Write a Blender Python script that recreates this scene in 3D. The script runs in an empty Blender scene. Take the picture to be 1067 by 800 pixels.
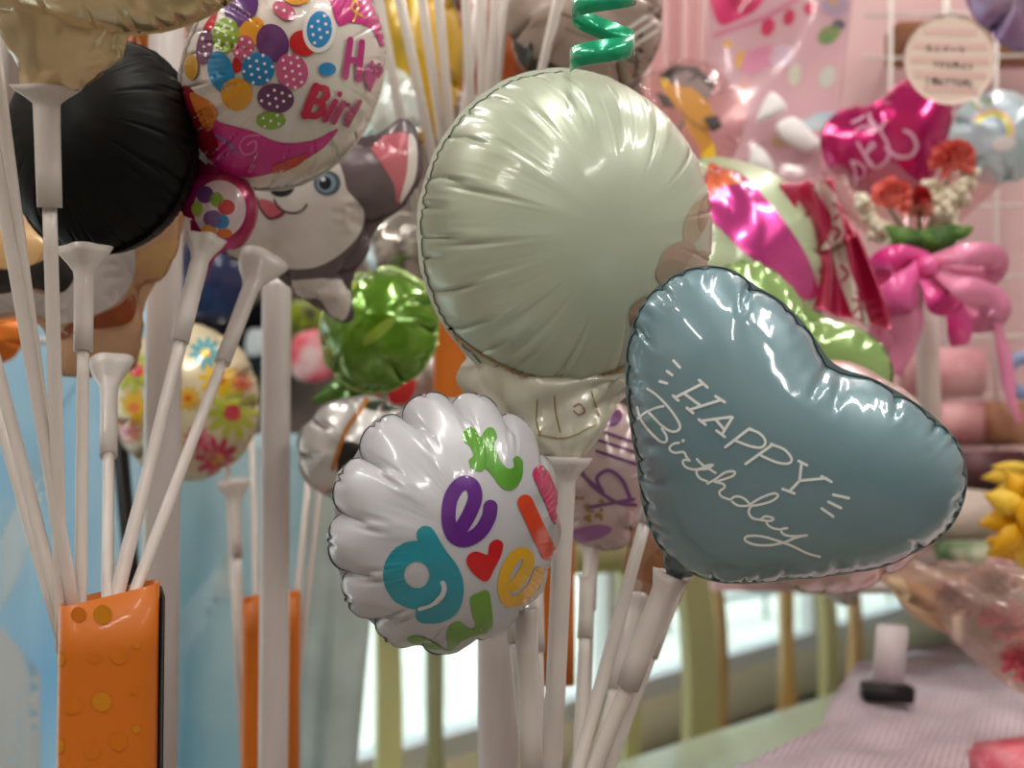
import bpy, bmesh, math, random
import numpy as np
from mathutils import Vector, Matrix
from mathutils.bvhtree import BVHTree
from mathutils.geometry import delaunay_2d_cdt

random.seed(7)
SC = bpy.context.scene
COL = SC.collection
FPX, CX, CY = 1150.0, 533.5, 400.0
CAMZ, PITCH = 1.30, math.radians(2.0)
CAM = Vector((0, 0, CAMZ))
RT = Vector((1, 0, 0)); FW = Vector((0, math.cos(PITCH), math.sin(PITCH))); UP = Vector((0, -math.sin(PITCH), math.cos(PITCH)))
RTn, FWn, UPn = [np.array(v) for v in (RT, FW, UP)]

def W(x, y, d):
    """the point d metres from the camera that the photograph shows at pixel x, y"""
    return CAM + (FW + RT * ((x - CX) / FPX) + UP * ((CY - y) / FPX)) * d
def px(P):
    P = np.asarray(P, float) - np.array(CAM)
    z = P @ FWn
    return np.stack([CX + FPX * (P @ RTn) / z, CY - FPX * (P @ UPn) / z], -1)
def on_z(x, y, z):
    r = FW + RT * ((x - CX) / FPX) + UP * ((CY - y) / FPX)
    return CAM + r * ((z - CAMZ) / r.z)

# ---------------------------------------------------------------- materials
def lin(h):
    h = h.lstrip('#'); c = [int(h[i:i + 2], 16) / 255 for i in (0, 2, 4)]
    return tuple(v / 12.92 if v <= .04045 else ((v + .055) / 1.055) ** 2.4 for v in c) + (1,)
MATS = {}
def mat(name, col, rough=.4, metal=0.0, coat=0.0, trans=0.0, alpha=1.0, sheen=0.0, emit=None, ior=1.45, noise=None, bump=None, coat_rough=.06, sss=0):
    if name in MATS: return MATS[name]
    m = bpy.data.materials.new(name); m.use_nodes = True
    nt = m.node_tree; b = nt.nodes['Principled BSDF']
    b.inputs['Base Color'].default_value = lin(col); b.inputs['Roughness'].default_value = rough
    b.inputs['Metallic'].default_value = metal; b.inputs['Coat Weight'].default_value = coat
    b.inputs['Coat Roughness'].default_value = coat_rough
    b.inputs['Transmission Weight'].default_value = trans; b.inputs['Alpha'].default_value = alpha
    b.inputs['IOR'].default_value = ior
    if emit: b.inputs['Emission Color'].default_value = lin(col); b.inputs['Emission Strength'].default_value = emit
    if noise or bump:
        tc = nt.nodes.new('ShaderNodeTexCoord')
        nz = nt.nodes.new('ShaderNodeTexNoise'); nt.links.new(tc.outputs['Object'], nz.inputs['Vector'])
    if noise:
        col2, scale = noise; nz.inputs['Scale'].default_value = scale
        rp = nt.nodes.new('ShaderNodeValToRGB'); rp.color_ramp.elements[0].position = .38; rp.color_ramp.elements[1].position = .62
        rp.color_ramp.elements[0].color = lin(col); rp.color_ramp.elements[1].color = lin(col2)
        nt.links.new(nz.outputs['Fac'], rp.inputs['Fac']); nt.links.new(rp.outputs['Color'], b.inputs['Base Color'])
    if bump:
        st, scale = bump; nz.inputs['Scale'].default_value = scale
        bp = nt.nodes.new('ShaderNodeBump'); bp.inputs['Strength'].default_value = st; bp.inputs['Distance'].default_value = .004
        nt.links.new(nz.outputs['Fac'], bp.inputs['Height']); nt.links.new(bp.outputs['Normal'], b.inputs['Normal'])
    MATS[name] = m; return m
def foil(name, col, metal=.35, rough=.3, coat=.8, **k): return mat(name, col, rough, metal, coat, **k)
def ink(col): return mat('ink_' + col.strip('#'), col, .3, .1, .6)
def film(name, tint='#ffffff', gloss=.12, rough=.06):
    """thin clear plastic film: mostly see-through with a sharp sheen"""
    if name in MATS: return MATS[name]
    m = bpy.data.materials.new(name); m.use_nodes = True; nt = m.node_tree
    for n in list(nt.nodes): nt.nodes.remove(n)
    o = nt.nodes.new('ShaderNodeOutputMaterial'); t = nt.nodes.new('ShaderNodeBsdfTransparent'); g = nt.nodes.new('ShaderNodeBsdfGlossy')
    d = nt.nodes.new('ShaderNodeBsdfDiffuse'); d.inputs['Color'].default_value = lin(tint)
    t.inputs['Color'].default_value = lin(tint); g.inputs['Roughness'].default_value = rough
    lw = nt.nodes.new('ShaderNodeLayerWeight'); lw.inputs['Blend'].default_value = .5
    pw = nt.nodes.new('ShaderNodeMath'); pw.operation = 'POWER'; pw.inputs[1].default_value = 4.0; nt.links.new(lw.outputs['Facing'], pw.inputs[0])
    f = nt.nodes.new('ShaderNodeMath'); f.operation = 'MULTIPLY_ADD'; f.inputs[1].default_value = .7; f.inputs[2].default_value = .05; nt.links.new(pw.outputs[0], f.inputs[0])
    mx = nt.nodes.new('ShaderNodeMixShader'); m2 = nt.nodes.new('ShaderNodeMixShader'); m2.inputs[0].default_value = gloss
    nt.links.new(t.outputs[0], m2.inputs[1]); nt.links.new(d.outputs[0], m2.inputs[2])
    nt.links.new(f.outputs[0], mx.inputs[0]); nt.links.new(m2.outputs[0], mx.inputs[1]); nt.links.new(g.outputs[0], mx.inputs[2])
    nt.links.new(mx.outputs[0], o.inputs[0]); MATS[name] = m; return m

# ---------------------------------------------------------------- objects
def root(name, loc, label, cat, group=None):
    o = bpy.data.objects.new(name, None); o.empty_display_size = .01; COL.objects.link(o)
    o.location = loc; o['label'] = label; o['category'] = cat
    if group: o['group'] = group
    return o
def tag(o, label, cat, group=None, kind=None):
    if label: o['label'] = label
    if cat: o['category'] = cat
    if group: o['group'] = group
    if kind: o['kind'] = kind
    return o
def link(name, V, F, mats, parent=None, smooth=True, mi=None, label=None, origin=None):
    """one mesh object from world-space vertices, hung under parent when given"""
    if not isinstance(mats, (list, tuple)): mats = [mats]
    V = np.asarray([tuple(v) for v in V], float)
    if parent is not None:
        og = Vector((0, 0, 0)); p = parent
        while p is not None: og = og + p.location; p = p.parent
    else:
        og = Vector(origin) if origin is not None else Vector(((V[:, 0].min() + V[:, 0].max()) / 2, (V[:, 1].min() + V[:, 1].max()) / 2, V[:, 2].min()))
    me = bpy.data.meshes.new(name)
    me.from_pydata((V - np.array(og)).tolist(), [], [tuple(int(q) for q in f) for f in F])
    if mi is not None: me.polygons.foreach_set('material_index', np.asarray(mi, np.int32))
    me.polygons.foreach_set('use_smooth', [smooth] * len(me.polygons))
    for m in mats: me.materials.append(m)
    me.update()
    o = bpy.data.objects.new(name, me); COL.objects.link(o)
    if parent is not None: o.parent = parent
    else: o.location = og
    if label: o['label'] = label
    return o
class G:
    """collects geometry for one mesh"""
    def __init__(s): s.V = []; s.F = []; s.M = []
    def add(s, V, F, m=0):
        b = len(s.V); s.V += [tuple(v) for v in V]; s.F += [tuple(int(q) + b for q in f) for f in F]; s.M += [m] * len(F); return s
    def link(s, name, mats, parent=None, **k): return link(name, s.V, s.F, mats, parent, mi=s.M, **k)
    def box(s, c, size, rot=None, m=0, bev=.0):
        bm = bmesh.new(); bmesh.ops.create_cube(bm, size=1)
        for v in bm.verts: v.co = Vector((v.co.x * size[0], v.co.y * size[1], v.co.z * size[2]))
        if bev: bmesh.ops.bevel(bm, geom=bm.edges[:], offset=bev, segments=2, affect='EDGES')
        R = rot or Matrix.Identity(3)
        bm.verts.ensure_lookup_table()
        s.add([R @ v.co + Vector(c) for v in bm.verts], [[v.index for v in f.verts] for f in bm.faces], m); bm.free(); return s
    def tube(s, pts, r, n=10, m=0, cap=True):
        pts = [Vector(p) for p in pts]; k = len(pts)
        rr = r if isinstance(r, (list, tuple)) else [r] * k
        V = []; F = []; prev = None
        for i, p in enumerate(pts):
            t = (pts[min(i + 1, k - 1)] - pts[max(i - 1, 0)]).normalized()
            a = (prev - t * prev.dot(t)) if prev is not None else t.orthogonal()
            a.normalize(); prev = a; b = t.cross(a)
            for j in range(n):
                an = 2 * math.pi * j / n; V.append(p + (a * math.cos(an) + b * math.sin(an)) * rr[i])
        for i in range(k - 1):
            for j in range(n): F.append((i * n + j, i * n + (j + 1) % n, (i + 1) * n + (j + 1) % n, (i + 1) * n + j))
        if cap: F.append(tuple(range(n))[::-1]); F.append(tuple((k - 1) * n + j for j in range(n)))
        return s.add(V, F, m)
    def ribbon(s, pts, w, th=.0006, m=0):
        """a strip of thickness th following pts; w gives each cross direction times half width"""
        pts = [Vector(p) for p in pts]; V = []; F = []; k = len(pts)
        for i, p in enumerate(pts):
            t = (pts[min(i + 1, k - 1)] - pts[max(i - 1, 0)]).normalized(); c = Vector(w[i]); n = t.cross(c).normalized() * th * .5
            V += [p - c + n, p + c + n, p + c - n, p - c - n]
        for i in range(k - 1):
            for j in range(4): F.append((i * 4 + j, i * 4 + (j + 1) % 4, i * 4 + 4 + (j + 1) % 4, i * 4 + 4 + j))
        F += [(3, 2, 1, 0), tuple((k - 1) * 4 + j for j in range(4))]
        return s.add(V, F, m)
    def blob(s, c, r, amp=.0, freq=3, seed=0, n=20, m=0, axes=None):
        rg = random.Random(seed); ph = [[rg.uniform(0, 6.3) for _ in range(3)] for _ in range(4)]
        r = r if isinstance(r, (list, tuple)) else (r, r, r); V = []; F = []
        A = axes or (RT, FW, UP)
        for i in range(n + 1):
            th = math.pi * i / n
            for j in range(2 * n):
                fi = math.pi * j / n; d = (math.sin(th) * math.cos(fi), math.sin(th) * math.sin(fi), math.cos(th))
                k = 1 + amp * sum(math.sin(freq * (q + 1) * .7 * d[0] + p[0]) * math.sin(freq * (q + 1) * .7 * d[1] + p[1]) * math.sin(freq * (q + 1) * .7 * d[2] + p[2]) for q, p in enumerate(ph))
                V.append(Vector(c) + A[0] * (d[0] * r[0] * k) + A[1] * (d[1] * r[1] * k) + A[2] * (d[2] * r[2] * k))
        for i in range(n):
            for j in range(2 * n): F.append((i * 2 * n + j, (i + 1) * 2 * n + j, (i + 1) * 2 * n + (j + 1) % (2 * n), i * 2 * n + (j + 1) % (2 * n)))
        return s.add(V, F, m)

def crom(pts, n=12, closed=True):
    p = np.array(pts, float); out = []; N = len(p)
    for i in range(N if closed else N - 1):
        if closed: a, b, c, d = p[i - 1], p[i], p[(i + 1) % N], p[(i + 2) % N]
        else: a, b, c, d = p[max(i - 1, 0)], p[i], p[i + 1], p[min(i + 2, N - 1)]
        for k in range(n):
            u = k / n; out.append(.5 * ((2 * b) + (-a + c) * u + (2 * a - 5 * b + 4 * c - d) * u * u + (-a + 3 * b - 3 * c + d) * u ** 3))
    if not closed: out.append(p[-1])
    return np.array(out)

# ---------------------------------------------------------------- foil balloons: two flat sheets welded at the rim, inflated
def resample(B, h):
    B = np.asarray(B, float); Bc = np.r_[B, B[:1]]
    L = np.r_[0, np.cumsum(np.linalg.norm(np.diff(Bc, axis=0), axis=1))]
    n = max(8, int(round(L[-1] / h))); t = np.arange(n) / n * L[-1]
    return np.stack([np.interp(t, L, Bc[:, 0]), np.interp(t, L, Bc[:, 1])], -1)
def inside(B, p):
    x, y = p[:, 0], p[:, 1]; c = np.zeros(len(p), bool)
    for (x0, y0), (x1, y1) in zip(B, np.roll(B, -1, 0)):
        if y0 == y1: continue
        c ^= ((y0 > y) != (y1 > y)) & (x < (x1 - x0) * (y - y0) / (y1 - y0) + x0)
    return c
def tri_mesh(B, h, rng):
    B = resample(B, h); lo, hi = B.min(0) - h, B.max(0) + h
    pts = []; r = 0; y = lo[1]
    while y < hi[1]:
        xs = np.arange(lo[0] + (r % 2) * h * .5, hi[0], h); pts.append(np.stack([xs, np.full_like(xs, y)], -1)); y += h * .866; r += 1
    p = np.concatenate(pts); p = p + rng.uniform(-.12, .12, p.shape) * h
    p = p[inside(B, p)]
    if len(p):
        d = np.min(((p[:, None] - B[None]) ** 2).sum(-1), 1); p = p[d > (.62 * h) ** 2]
    A = np.concatenate([B, p]); nb = len(B)
    o = delaunay_2d_cdt([Vector(v) for v in A], [(i, (i + 1) % nb) for i in range(nb)], [], 1, 1e-7)
    T = np.array([f for f in o[2] if len(f) == 3]); A = np.array([tuple(v) for v in o[0]])
    T = T[inside(B, A[T].mean(1))]
    a, b, c = A[T[:, 0]], A[T[:, 1]], A[T[:, 2]]
    s = (b[:, 0] - a[:, 0]) * (c[:, 1] - a[:, 1]) - (b[:, 1] - a[:, 1]) * (c[:, 0] - a[:, 0])
    T[s < 0] = T[s < 0][:, ::-1]
    return A, T, nb
def inflate(B, h=.03, steps=110, iters=12, press=1.0, seed=1, smooth=.01, inner=.1, sym=0.0, rimk=.0, nz=.006):
    rng = np.random.default_rng(seed)
    A, T, nb = tri_mesh(B, h, rng); n = len(A)
    rimd = np.sqrt(np.min(((A[:, None] - A[None, :nb]) ** 2).sum(-1), 1))
    back = np.r_[np.arange(nb), np.arange(n, 2 * n - nb)]
    F = np.concatenate([T, back[T][:, ::-1]]); NV = 2 * n - nb
    e = np.concatenate([F[:, [0, 1]], F[:, [1, 2]], F[:, [2, 0]]]); e.sort(1); E = np.unique(e, axis=0)
    R0 = np.zeros((NV, 3)); R0[:n, :2] = A; R0[n:, :2] = A[nb:]
    rd = np.r_[rimd, rimd[nb:]]
    L = np.linalg.norm(R0[E[:, 0]] - R0[E[:, 1]], axis=1)
    used = [set() for _ in range(NV)]; col = np.zeros(len(E), int)
    for k in rng.permutation(len(E)):
        a, b = E[k]; c = 0
        while c in used[a] or c in used[b]: c += 1
        used[a].add(c); used[b].add(c); col[k] = c
    groups = [(E[col == c, 0], E[col == c, 1], L[col == c]) for c in range(col.max() + 1)]
    ta = np.linalg.norm(np.cross(R0[F[:, 1]] - R0[F[:, 0]], R0[F[:, 2]] - R0[F[:, 0]]), axis=1) / 6
    area = np.bincount(F.ravel(), np.repeat(ta, 3), NV); deg = np.bincount(E.ravel(), minlength=NV)
    P = R0.copy(); sgn = np.r_[np.ones(n), -np.ones(n - nb)]
    prof = np.sqrt(np.clip(1 - (1 - np.clip(rd / .5, 0, 1)) ** 2, 0, 1))
    P[:, 2] = sgn * .12 * prof + rng.normal(size=NV) * nz
    V = np.zeros_like(P); dt = .02
    ks = (smooth + inner * np.clip((rd - .08) / .2, 0, 1))[:, None]; ks[:nb] = rimk
    def nbsum(X): return np.stack([np.bincount(E[:, 0], X[E[:, 1], k], NV) + np.bincount(E[:, 1], X[E[:, 0], k], NV) for k in range(3)], -1) / deg[:, None]
    r0 = nbsum(R0) - R0
    for s in range(steps):
        fn = np.cross(P[F[:, 1]] - P[F[:, 0]], P[F[:, 2]] - P[F[:, 0]]) / 6
        nn = np.stack([np.bincount(F.ravel(), np.repeat(fn[:, k], 3), NV) for k in range(3)], -1) / area[:, None]
        V = V * .93 + nn * press * dt; Q = P + V * dt
        for it in range(iters):
            for a, b, l0 in groups:
                pa = Q[a]; pb = Q[b]; d = pb - pa; l = np.sqrt((d * d).sum(1)) + 1e-9
                d *= ((l - l0) / l * .5)[:, None]; Q[a] = pa + d; Q[b] = pb - d
        Q += (nbsum(Q) - Q - r0) * ks
        if sym:
            z = .5 * (Q[nb:n, 2] - Q[n:, 2]); Q[nb:n, 2] += (z - Q[nb:n, 2]) * sym; Q[n:, 2] += (-z - Q[n:, 2]) * sym; Q[:nb, 2] *= 1 - sym
        V = (Q - P) / dt; vm = np.linalg.norm(V, axis=1, keepdims=True); V *= np.minimum(1, 3 / (vm + 1e-9)); P = Q
    return dict(P=P, F=F, nf=len(T), rim=np.arange(nb))
def inflate_round(B, N=200, M=32, steps=110, iters=12, press=1.0, seed=1, smooth=.0):
    """the same on a fan of rings, which lets fine pleats run in from the rim"""
    rng = np.random.default_rng(seed)
    B = np.asarray(B, float); L = np.r_[0, np.cumsum(np.linalg.norm(np.roll(B, -1, 0) - B, axis=1))]
    Bc = np.r_[B, B[:1]]; t = np.arange(N) / N * L[-1]
    B = np.stack([np.interp(t, L, Bc[:, 0]), np.interp(t, L, Bc[:, 1])], -1)
    ri = np.linspace(0, 1, M + 1)[1:] ** .9
    rest = np.stack([ri[:, None] * B[None, :, 0], ri[:, None] * B[None, :, 1], np.zeros((M, N))], -1)
    P = np.stack([rest, rest]).copy(); prof = np.sqrt(np.clip(1 - ri ** 2, 0, 1))[:, None]
    nz = np.repeat(rng.normal(size=(2, 1, N)), M, 1) * .012 * (ri[:, None] ** 2)
    P[0, :, :, 2] = .12 * prof + nz[0]; P[1, :, :, 2] = -.12 * prof - nz[1]; P[1, -1] = P[0, -1]
    V = np.zeros_like(P); nrm = lambda a: np.linalg.norm(a, axis=-1)
    Lr = nrm(np.roll(rest, -1, 1) - rest); Ld = nrm(rest[1:] - rest[:-1])
    La = nrm(np.roll(rest, -1, 1)[1:] - rest[:-1]); Lb = nrm(rest[1:] - np.roll(rest, -1, 1)[:-1]); Lc = nrm(rest[0])
    area = Lr * np.concatenate([Ld, Ld[-1:]])
    def proj(A, Bq, L, k=1.0):
        d = Bq - A; l = nrm(d) + 1e-9; c = d * ((l - L) / l * .5 * k)[..., None]; return A + c, Bq - c
    dt = .02; C = np.array([[0, 0, .12], [0, 0, -.12]]); idx = (np.arange(N) + 1) % N
    for s in range(steps):
        n = np.cross(np.gradient(P, axis=1), (np.roll(P, -1, 2) - np.roll(P, 1, 2)) * .5); n[1] *= -1; n /= area[None, :, :, None]
        V = V * .93 + n * press * dt; Q = P + V * dt
        for it in range(iters):
            for par in (0, 1):
                i2 = (np.arange(par, N, 2) + 1) % N
                a2, b2 = proj(Q[:, :, par::2], np.roll(Q, -1, 2)[:, :, par::2], Lr[None, :, par::2]); Q[:, :, par::2] = a2; Q[:, :, i2] = b2
            for par in (0, 1):
                k = (M - par) // 2; sa = slice(par, par + 2 * k, 2); sb = slice(par + 1, par + 1 + 2 * k, 2)
                a = Q[:, sa]; b = Q[:, sb]; a = a[:, :b.shape[1]]; q = a.shape[1]; sa = slice(par, par + 2 * q, 2); sb = slice(par + 1, par + 1 + 2 * q, 2)
                a2, b2 = proj(a, b, Ld[par::2][:q][None]); Q[:, sa] = a2; Q[:, sb] = b2
                a3, b3 = proj(Q[:, sa].copy(), Q[:, sb][:, :, idx].copy(), La[par::2][:q][None], .5); Q[:, sa] = a3; tq = Q[:, sb]; tq[:, :, idx] = b3
                a3, b3 = proj(Q[:, sa][:, :, idx].copy(), Q[:, sb].copy(), Lb[par::2][:q][None], .5); tq = Q[:, sa]; tq[:, :, idx] = a3; Q[:, sb] = b3
            C = Q[:, 0].mean(1); d = Q[:, 0] - C[:, None]; l = nrm(d) + 1e-9
            Q[:, 0] = C[:, None] + d * (1 + .5 * (Lc[None] - l) / l)[..., None]
            m = (Q[0, -1] + Q[1, -1]) * .5; Q[0, -1] = m; Q[1, -1] = m
        if smooth: Q[:, :-1] += ((np.roll(Q, 1, 2) + np.roll(Q, -1, 2)) * .5 - Q)[:, :-1] * smooth
        Q[:, 1:-1] += ((Q[:, 2:] + Q[:, :-2]) * .5 - Q[:, 1:-1]) * smooth * .5
        V = (Q - P) / dt; vm = np.linalg.norm(V, axis=-1, keepdims=True); V *= np.minimum(1, 3 / (vm + 1e-9)); P = Q
    C = Q[:, 0].mean(1)
    V0 = np.concatenate([P[0].reshape(-1, 3), C[:1], P[1][:-1].reshape(-1, 3), C[1:]]); b1 = M * N + 1
    F = []; 
    def vid(s, i, j): return i * N + j % N if s == 0 or i == M - 1 else b1 + i * N + j % N
    for s in (0, 1):
        Fs = []
        for i in range(M - 1):
            for j in range(N): Fs += [(vid(s, i, j), vid(s, i + 1, j), vid(s, i + 1, j + 1)), (vid(s, i, j), vid(s, i + 1, j + 1), vid(s, i, j + 1))]
        cc = M * N if s == 0 else b1 + (M - 1) * N
        for j in range(N): Fs.append((cc, vid(s, 0, j), vid(s, 0, j + 1)))
        F += Fs if s == 0 else [f[::-1] for f in Fs]
    return dict(P=V0, F=np.array(F), nf=len(F) // 2, rim=(M - 1) * N + np.arange(N))

def rotm(yaw, pitch, roll):
    y, p, r = [math.radians(v) for v in (yaw, pitch, roll)]
    Ry = np.array([[math.cos(y), 0, math.sin(y)], [0, 1, 0], [-math.sin(y), 0, math.cos(y)]])
    Rx = np.array([[1, 0, 0], [0, math.cos(p), math.sin(p)], [0, -math.sin(p), math.cos(p)]])
    Rz = np.array([[math.cos(r), -math.sin(r), 0], [math.sin(r), math.cos(r), 0], [0, 0, 1]])
    return Ry @ Rx @ Rz
class Balloon:
    """an inflated pair of sheets standing d metres off, filling the given box of the photograph"""
    def __init__(s, sh, box, d, yaw=0, pitch=0, roll=0, thick=1.0, flange=.004, squash=None):
        P = sh['P'] * np.array([1, 1, thick]); P = P @ rotm(yaw, pitch, roll).T
        if squash:
            a = math.radians(squash[0]); u = np.array([math.cos(a), math.sin(a), 0]); P = P - np.outer(P @ u, u) * (1 - squash[1])
        x0, y0, x1, y1 = box; P = P - (P.min(0) + P.max(0)) / 2
        sx = (x1 - x0) / FPX * d / np.ptp(P[:, 0]); sy = (y1 - y0) / FPX * d / np.ptp(P[:, 1]); sz = math.sqrt(sx * sy)
        off = np.array([(x0 + x1) / 2, (y0 + y1) / 2])
        for it in range(5):
            c = np.array(W(off[0], off[1], d))
            Q = c + np.outer(P[:, 0] * sx, RTn) + np.outer(P[:, 1] * sy, UPn) - np.outer(P[:, 2] * sz, FWn)
            q = px(Q); lo, hi = q.min(0), q.max(0)
            sx *= (x1 - x0) / (hi[0] - lo[0]); sy *= (y1 - y0) / (hi[1] - lo[1]); sz = math.sqrt(sx * sy)
            off += np.array([(x0 + x1) / 2, (y0 + y1) / 2]) - (lo + hi) / 2
        s.P = Q; s.F = sh['F']; s.nf = sh['nf']; s.rim = sh['rim']; s.d = d
        s.bvh = BVHTree.FromPolygons([tuple(v) for v in s.P], [tuple(int(k) for k in f) for f in s.F])
        s.g = G(); s.g.add(s.P, s.F, 0); s.mats = [None, None, None]
        if flange:   # the welded edge: a thin dark line, then a flat lip
            r = s.P[s.rim]; c = r.mean(0); t = np.roll(r, -1, 0) - np.roll(r, 1, 0)
            ez = np.cross(*[(r - c)[[0, len(r) // 4]][k] for k in (0, 1)]); ez /= np.linalg.norm(ez)
            o = np.cross(t, ez); o /= np.linalg.norm(o, axis=1)[:, None] + 1e-9
            k = 4; rs = sum(np.roll(r, i, 0) for i in range(-k, k + 1)) / (2 * k + 1); k = 5; o = sum(np.roll(o, i, 0) for i in range(-k, k + 1)); o /= np.linalg.norm(o, axis=1)[:, None] + 1e-9
            if np.mean(((r - c) * o).sum(1)) < 0: o = -o
            n = len(r); a = r + o * .0007; b = rs + o * flange
            V = np.concatenate([r, a, b]); j = np.arange(n); jn = (j + 1) % n
            s.g.add(V, np.stack([j, jn, n + jn, n + j], -1), 1); s.g.add(V, np.stack([n + j, n + jn, 2 * n + jn, 2 * n + j], -1), 2)
    def m(s, mt):
        if mt not in s.mats: s.mats.append(mt)
        return s.mats.index(mt)
    def hit(s, x, y, lift):
        r = (FW + RT * ((x - CX) / FPX) + UP * ((CY - y) / FPX)).normalized()
        p, n, i, dd = s.bvh.ray_cast(CAM, r)
        if p is None: return None
        if n.dot(r) > 0: n = -n
        return p + n * lift
    def fill2(s, A, T, mt, layer):
        H = [s.hit(x, y, .0003 + .00016 * layer) for x, y in A]
        idx = {}; V = []; F = []
        for f in T:
            if any(H[k] is None for k in f): continue
            dp = [(H[k] - CAM).length for k in f]
            if max(dp) - min(dp) > .02: continue
            q = []
            for k in f:
                if k not in idx: idx[k] = len(V); V.append(H[k])
                q.append(idx[k])
            F.append(q)
        if F: s.g.add(V, F, s.m(mt))
    def poly(s, pts, col, layer=0, smooth=True, h=2.2):
        B = crom(pts, 8) if smooth else np.array(pts, float)
        A, T, nb = tri_mesh(B, h, np.random.default_rng(1)); s.fill2(A, T, ink(col) if isinstance(col, str) else col, layer)
    def oval(s, x, y, rx, ry, rot, col, layer=0, h=2.2):
        a = np.linspace(0, 2 * math.pi, 40, endpoint=False); r = math.radians(rot)
        u, v = rx * np.cos(a), ry * np.sin(a)
        s.poly(np.stack([x + u * math.cos(r) - v * math.sin(r), y + u * math.sin(r) + v * math.cos(r)], -1), col, layer, False, h)
    def stroke(s, pts, w, col, layer=0, smooth=True, closed=False):
        p = crom(pts, 8, closed) if smooth else np.array(pts, float)
        if closed: p = np.r_[p, p[:1]]
        L = np.r_[0, np.cumsum(np.linalg.norm(np.diff(p, axis=0), axis=1))]
        k = max(2, int(L[-1] / 1.6) + 1); t = np.linspace(0, L[-1], k)
        p = np.stack([np.interp(t, L, p[:, 0]), np.interp(t, L, p[:, 1])], -1)
        d = np.gradient(p, axis=0); d /= np.linalg.norm(d, axis=1)[:, None] + 1e-9; nn = np.stack([-d[:, 1], d[:, 0]], -1)
        c = max(2, int(w / 2.5) + 1); off = np.linspace(-w / 2, w / 2, c + 1)
        A = (p[:, None] + nn[:, None] * off[None, :, None]).reshape(-1, 2); T = []
        for i in range(k - 1):
            for j in range(c): a = i * (c + 1) + j; T += [(a, a + 1, a + c + 2), (a, a + c + 2, a + c + 1)]
        mt = ink(col) if isinstance(col, str) else col
        s.fill2(A, T, mt, layer)
        if not closed:
            for e, dr in ((p[0], -d[0]), (p[-1], d[-1])):
                an = math.atan2(dr[1], dr[0]); aa = np.linspace(an - math.pi / 2, an + math.pi / 2, 9)
                A = [e] + [e + w / 2 * np.array([math.cos(q), math.sin(q)]) for q in aa] + [e + w / 4 * np.array([math.cos(q), math.sin(q)]) for q in aa]
                T = [(0, 10 + i, 11 + i) for i in range(8)]
                for i in range(8): T += [(10 + i, 1 + i, 2 + i), (10 + i, 2 + i, 11 + i)]
                s.fill2(np.array(A), T, mt, layer)
    def dots(s, x, y, rx, ry, step, col, layer=1, r=2.1, rot=20):
        c, sn = math.cos(math.radians(rot)), math.sin(math.radians(rot))
        n = int(max(rx, ry) / step) + 1
        for i in range(-n, n + 1):
            for j in range(-n, n + 1):
                u = (i + .5 * (j % 2)) * step; v = j * step * .87; dx, dy = u * c - v * sn, u * sn + v * c
                if (dx / (rx - r)) ** 2 + (dy / (ry - r)) ** 2 < 1: s.oval(x + dx, y + dy, r, r, 0, col, layer, 1.6)
    def build(s, parent, m, seam=None, lip=None, name='balloon_body', label=None):
        s.mats[0] = m; s.mats[1] = seam or m; s.mats[2] = lip or m
        return s.g.link(name, s.mats, parent, label=label)

def bulb(parent, path, m, name='neck', seed=3, crumple=.12, n=44, label=None, flat=.45):
    """the half-filled gathered tail under a balloon. path: (x, y, half width in pixels, depth)"""
    rg = random.Random(seed); P = crom([(a, b, c, d) for a, b, c, d in path], 8, False); V = []; F = []
    ph = [(rg.uniform(0, 6.3), rg.uniform(0, 6.3), rg.randint(2, 9), rg.uniform(1, 5)) for _ in range(7)]
    k = len(P)
    for i, (x, y, w, d) in enumerate(P):
        c = W(x, y, d); hw = w / FPX * d; t = i / (k - 1)
        a, b = P[max(i - 1, 0)], P[min(i + 1, k - 1)]; tv = (W(b[0], b[1], b[3]) - W(a[0], a[1], a[3])).normalized()
        u = tv.cross(FW).normalized()
        for j in range(n):
            an = 2 * math.pi * j / n
            r = 1 + crumple * sum(abs(math.sin(q * an + p0 + s0 * t)) * math.sin(f0 * t * 3 + p1) for p0, p1, q, f0 in ph for s0 in (f0,)) / 2.2
            V.append(c + u * (hw * r * math.cos(an)) + FW * (hw * flat * r * math.sin(an)))
    for i in range(k - 1):
        for j in range(n): F.append((i * n + j, i * n + (j + 1) % n, (i + 1) * n + (j + 1) % n, (i + 1) * n + j))
    F.append(tuple(range(n))[::-1]); F.append(tuple((k - 1) * n + j for j in range(n)))
    return link(name, V, F, m, parent, label=label)
def into_tube(top, xr, yr=628, d=.635, extra=.03):
    a, b = W(*top), W(xr, yr, d); e = b + (b - a).normalized() * extra; q = px([tuple(e)])[0]; return (float(q[0]), float(q[1]), (e - CAM).dot(FW))
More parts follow.
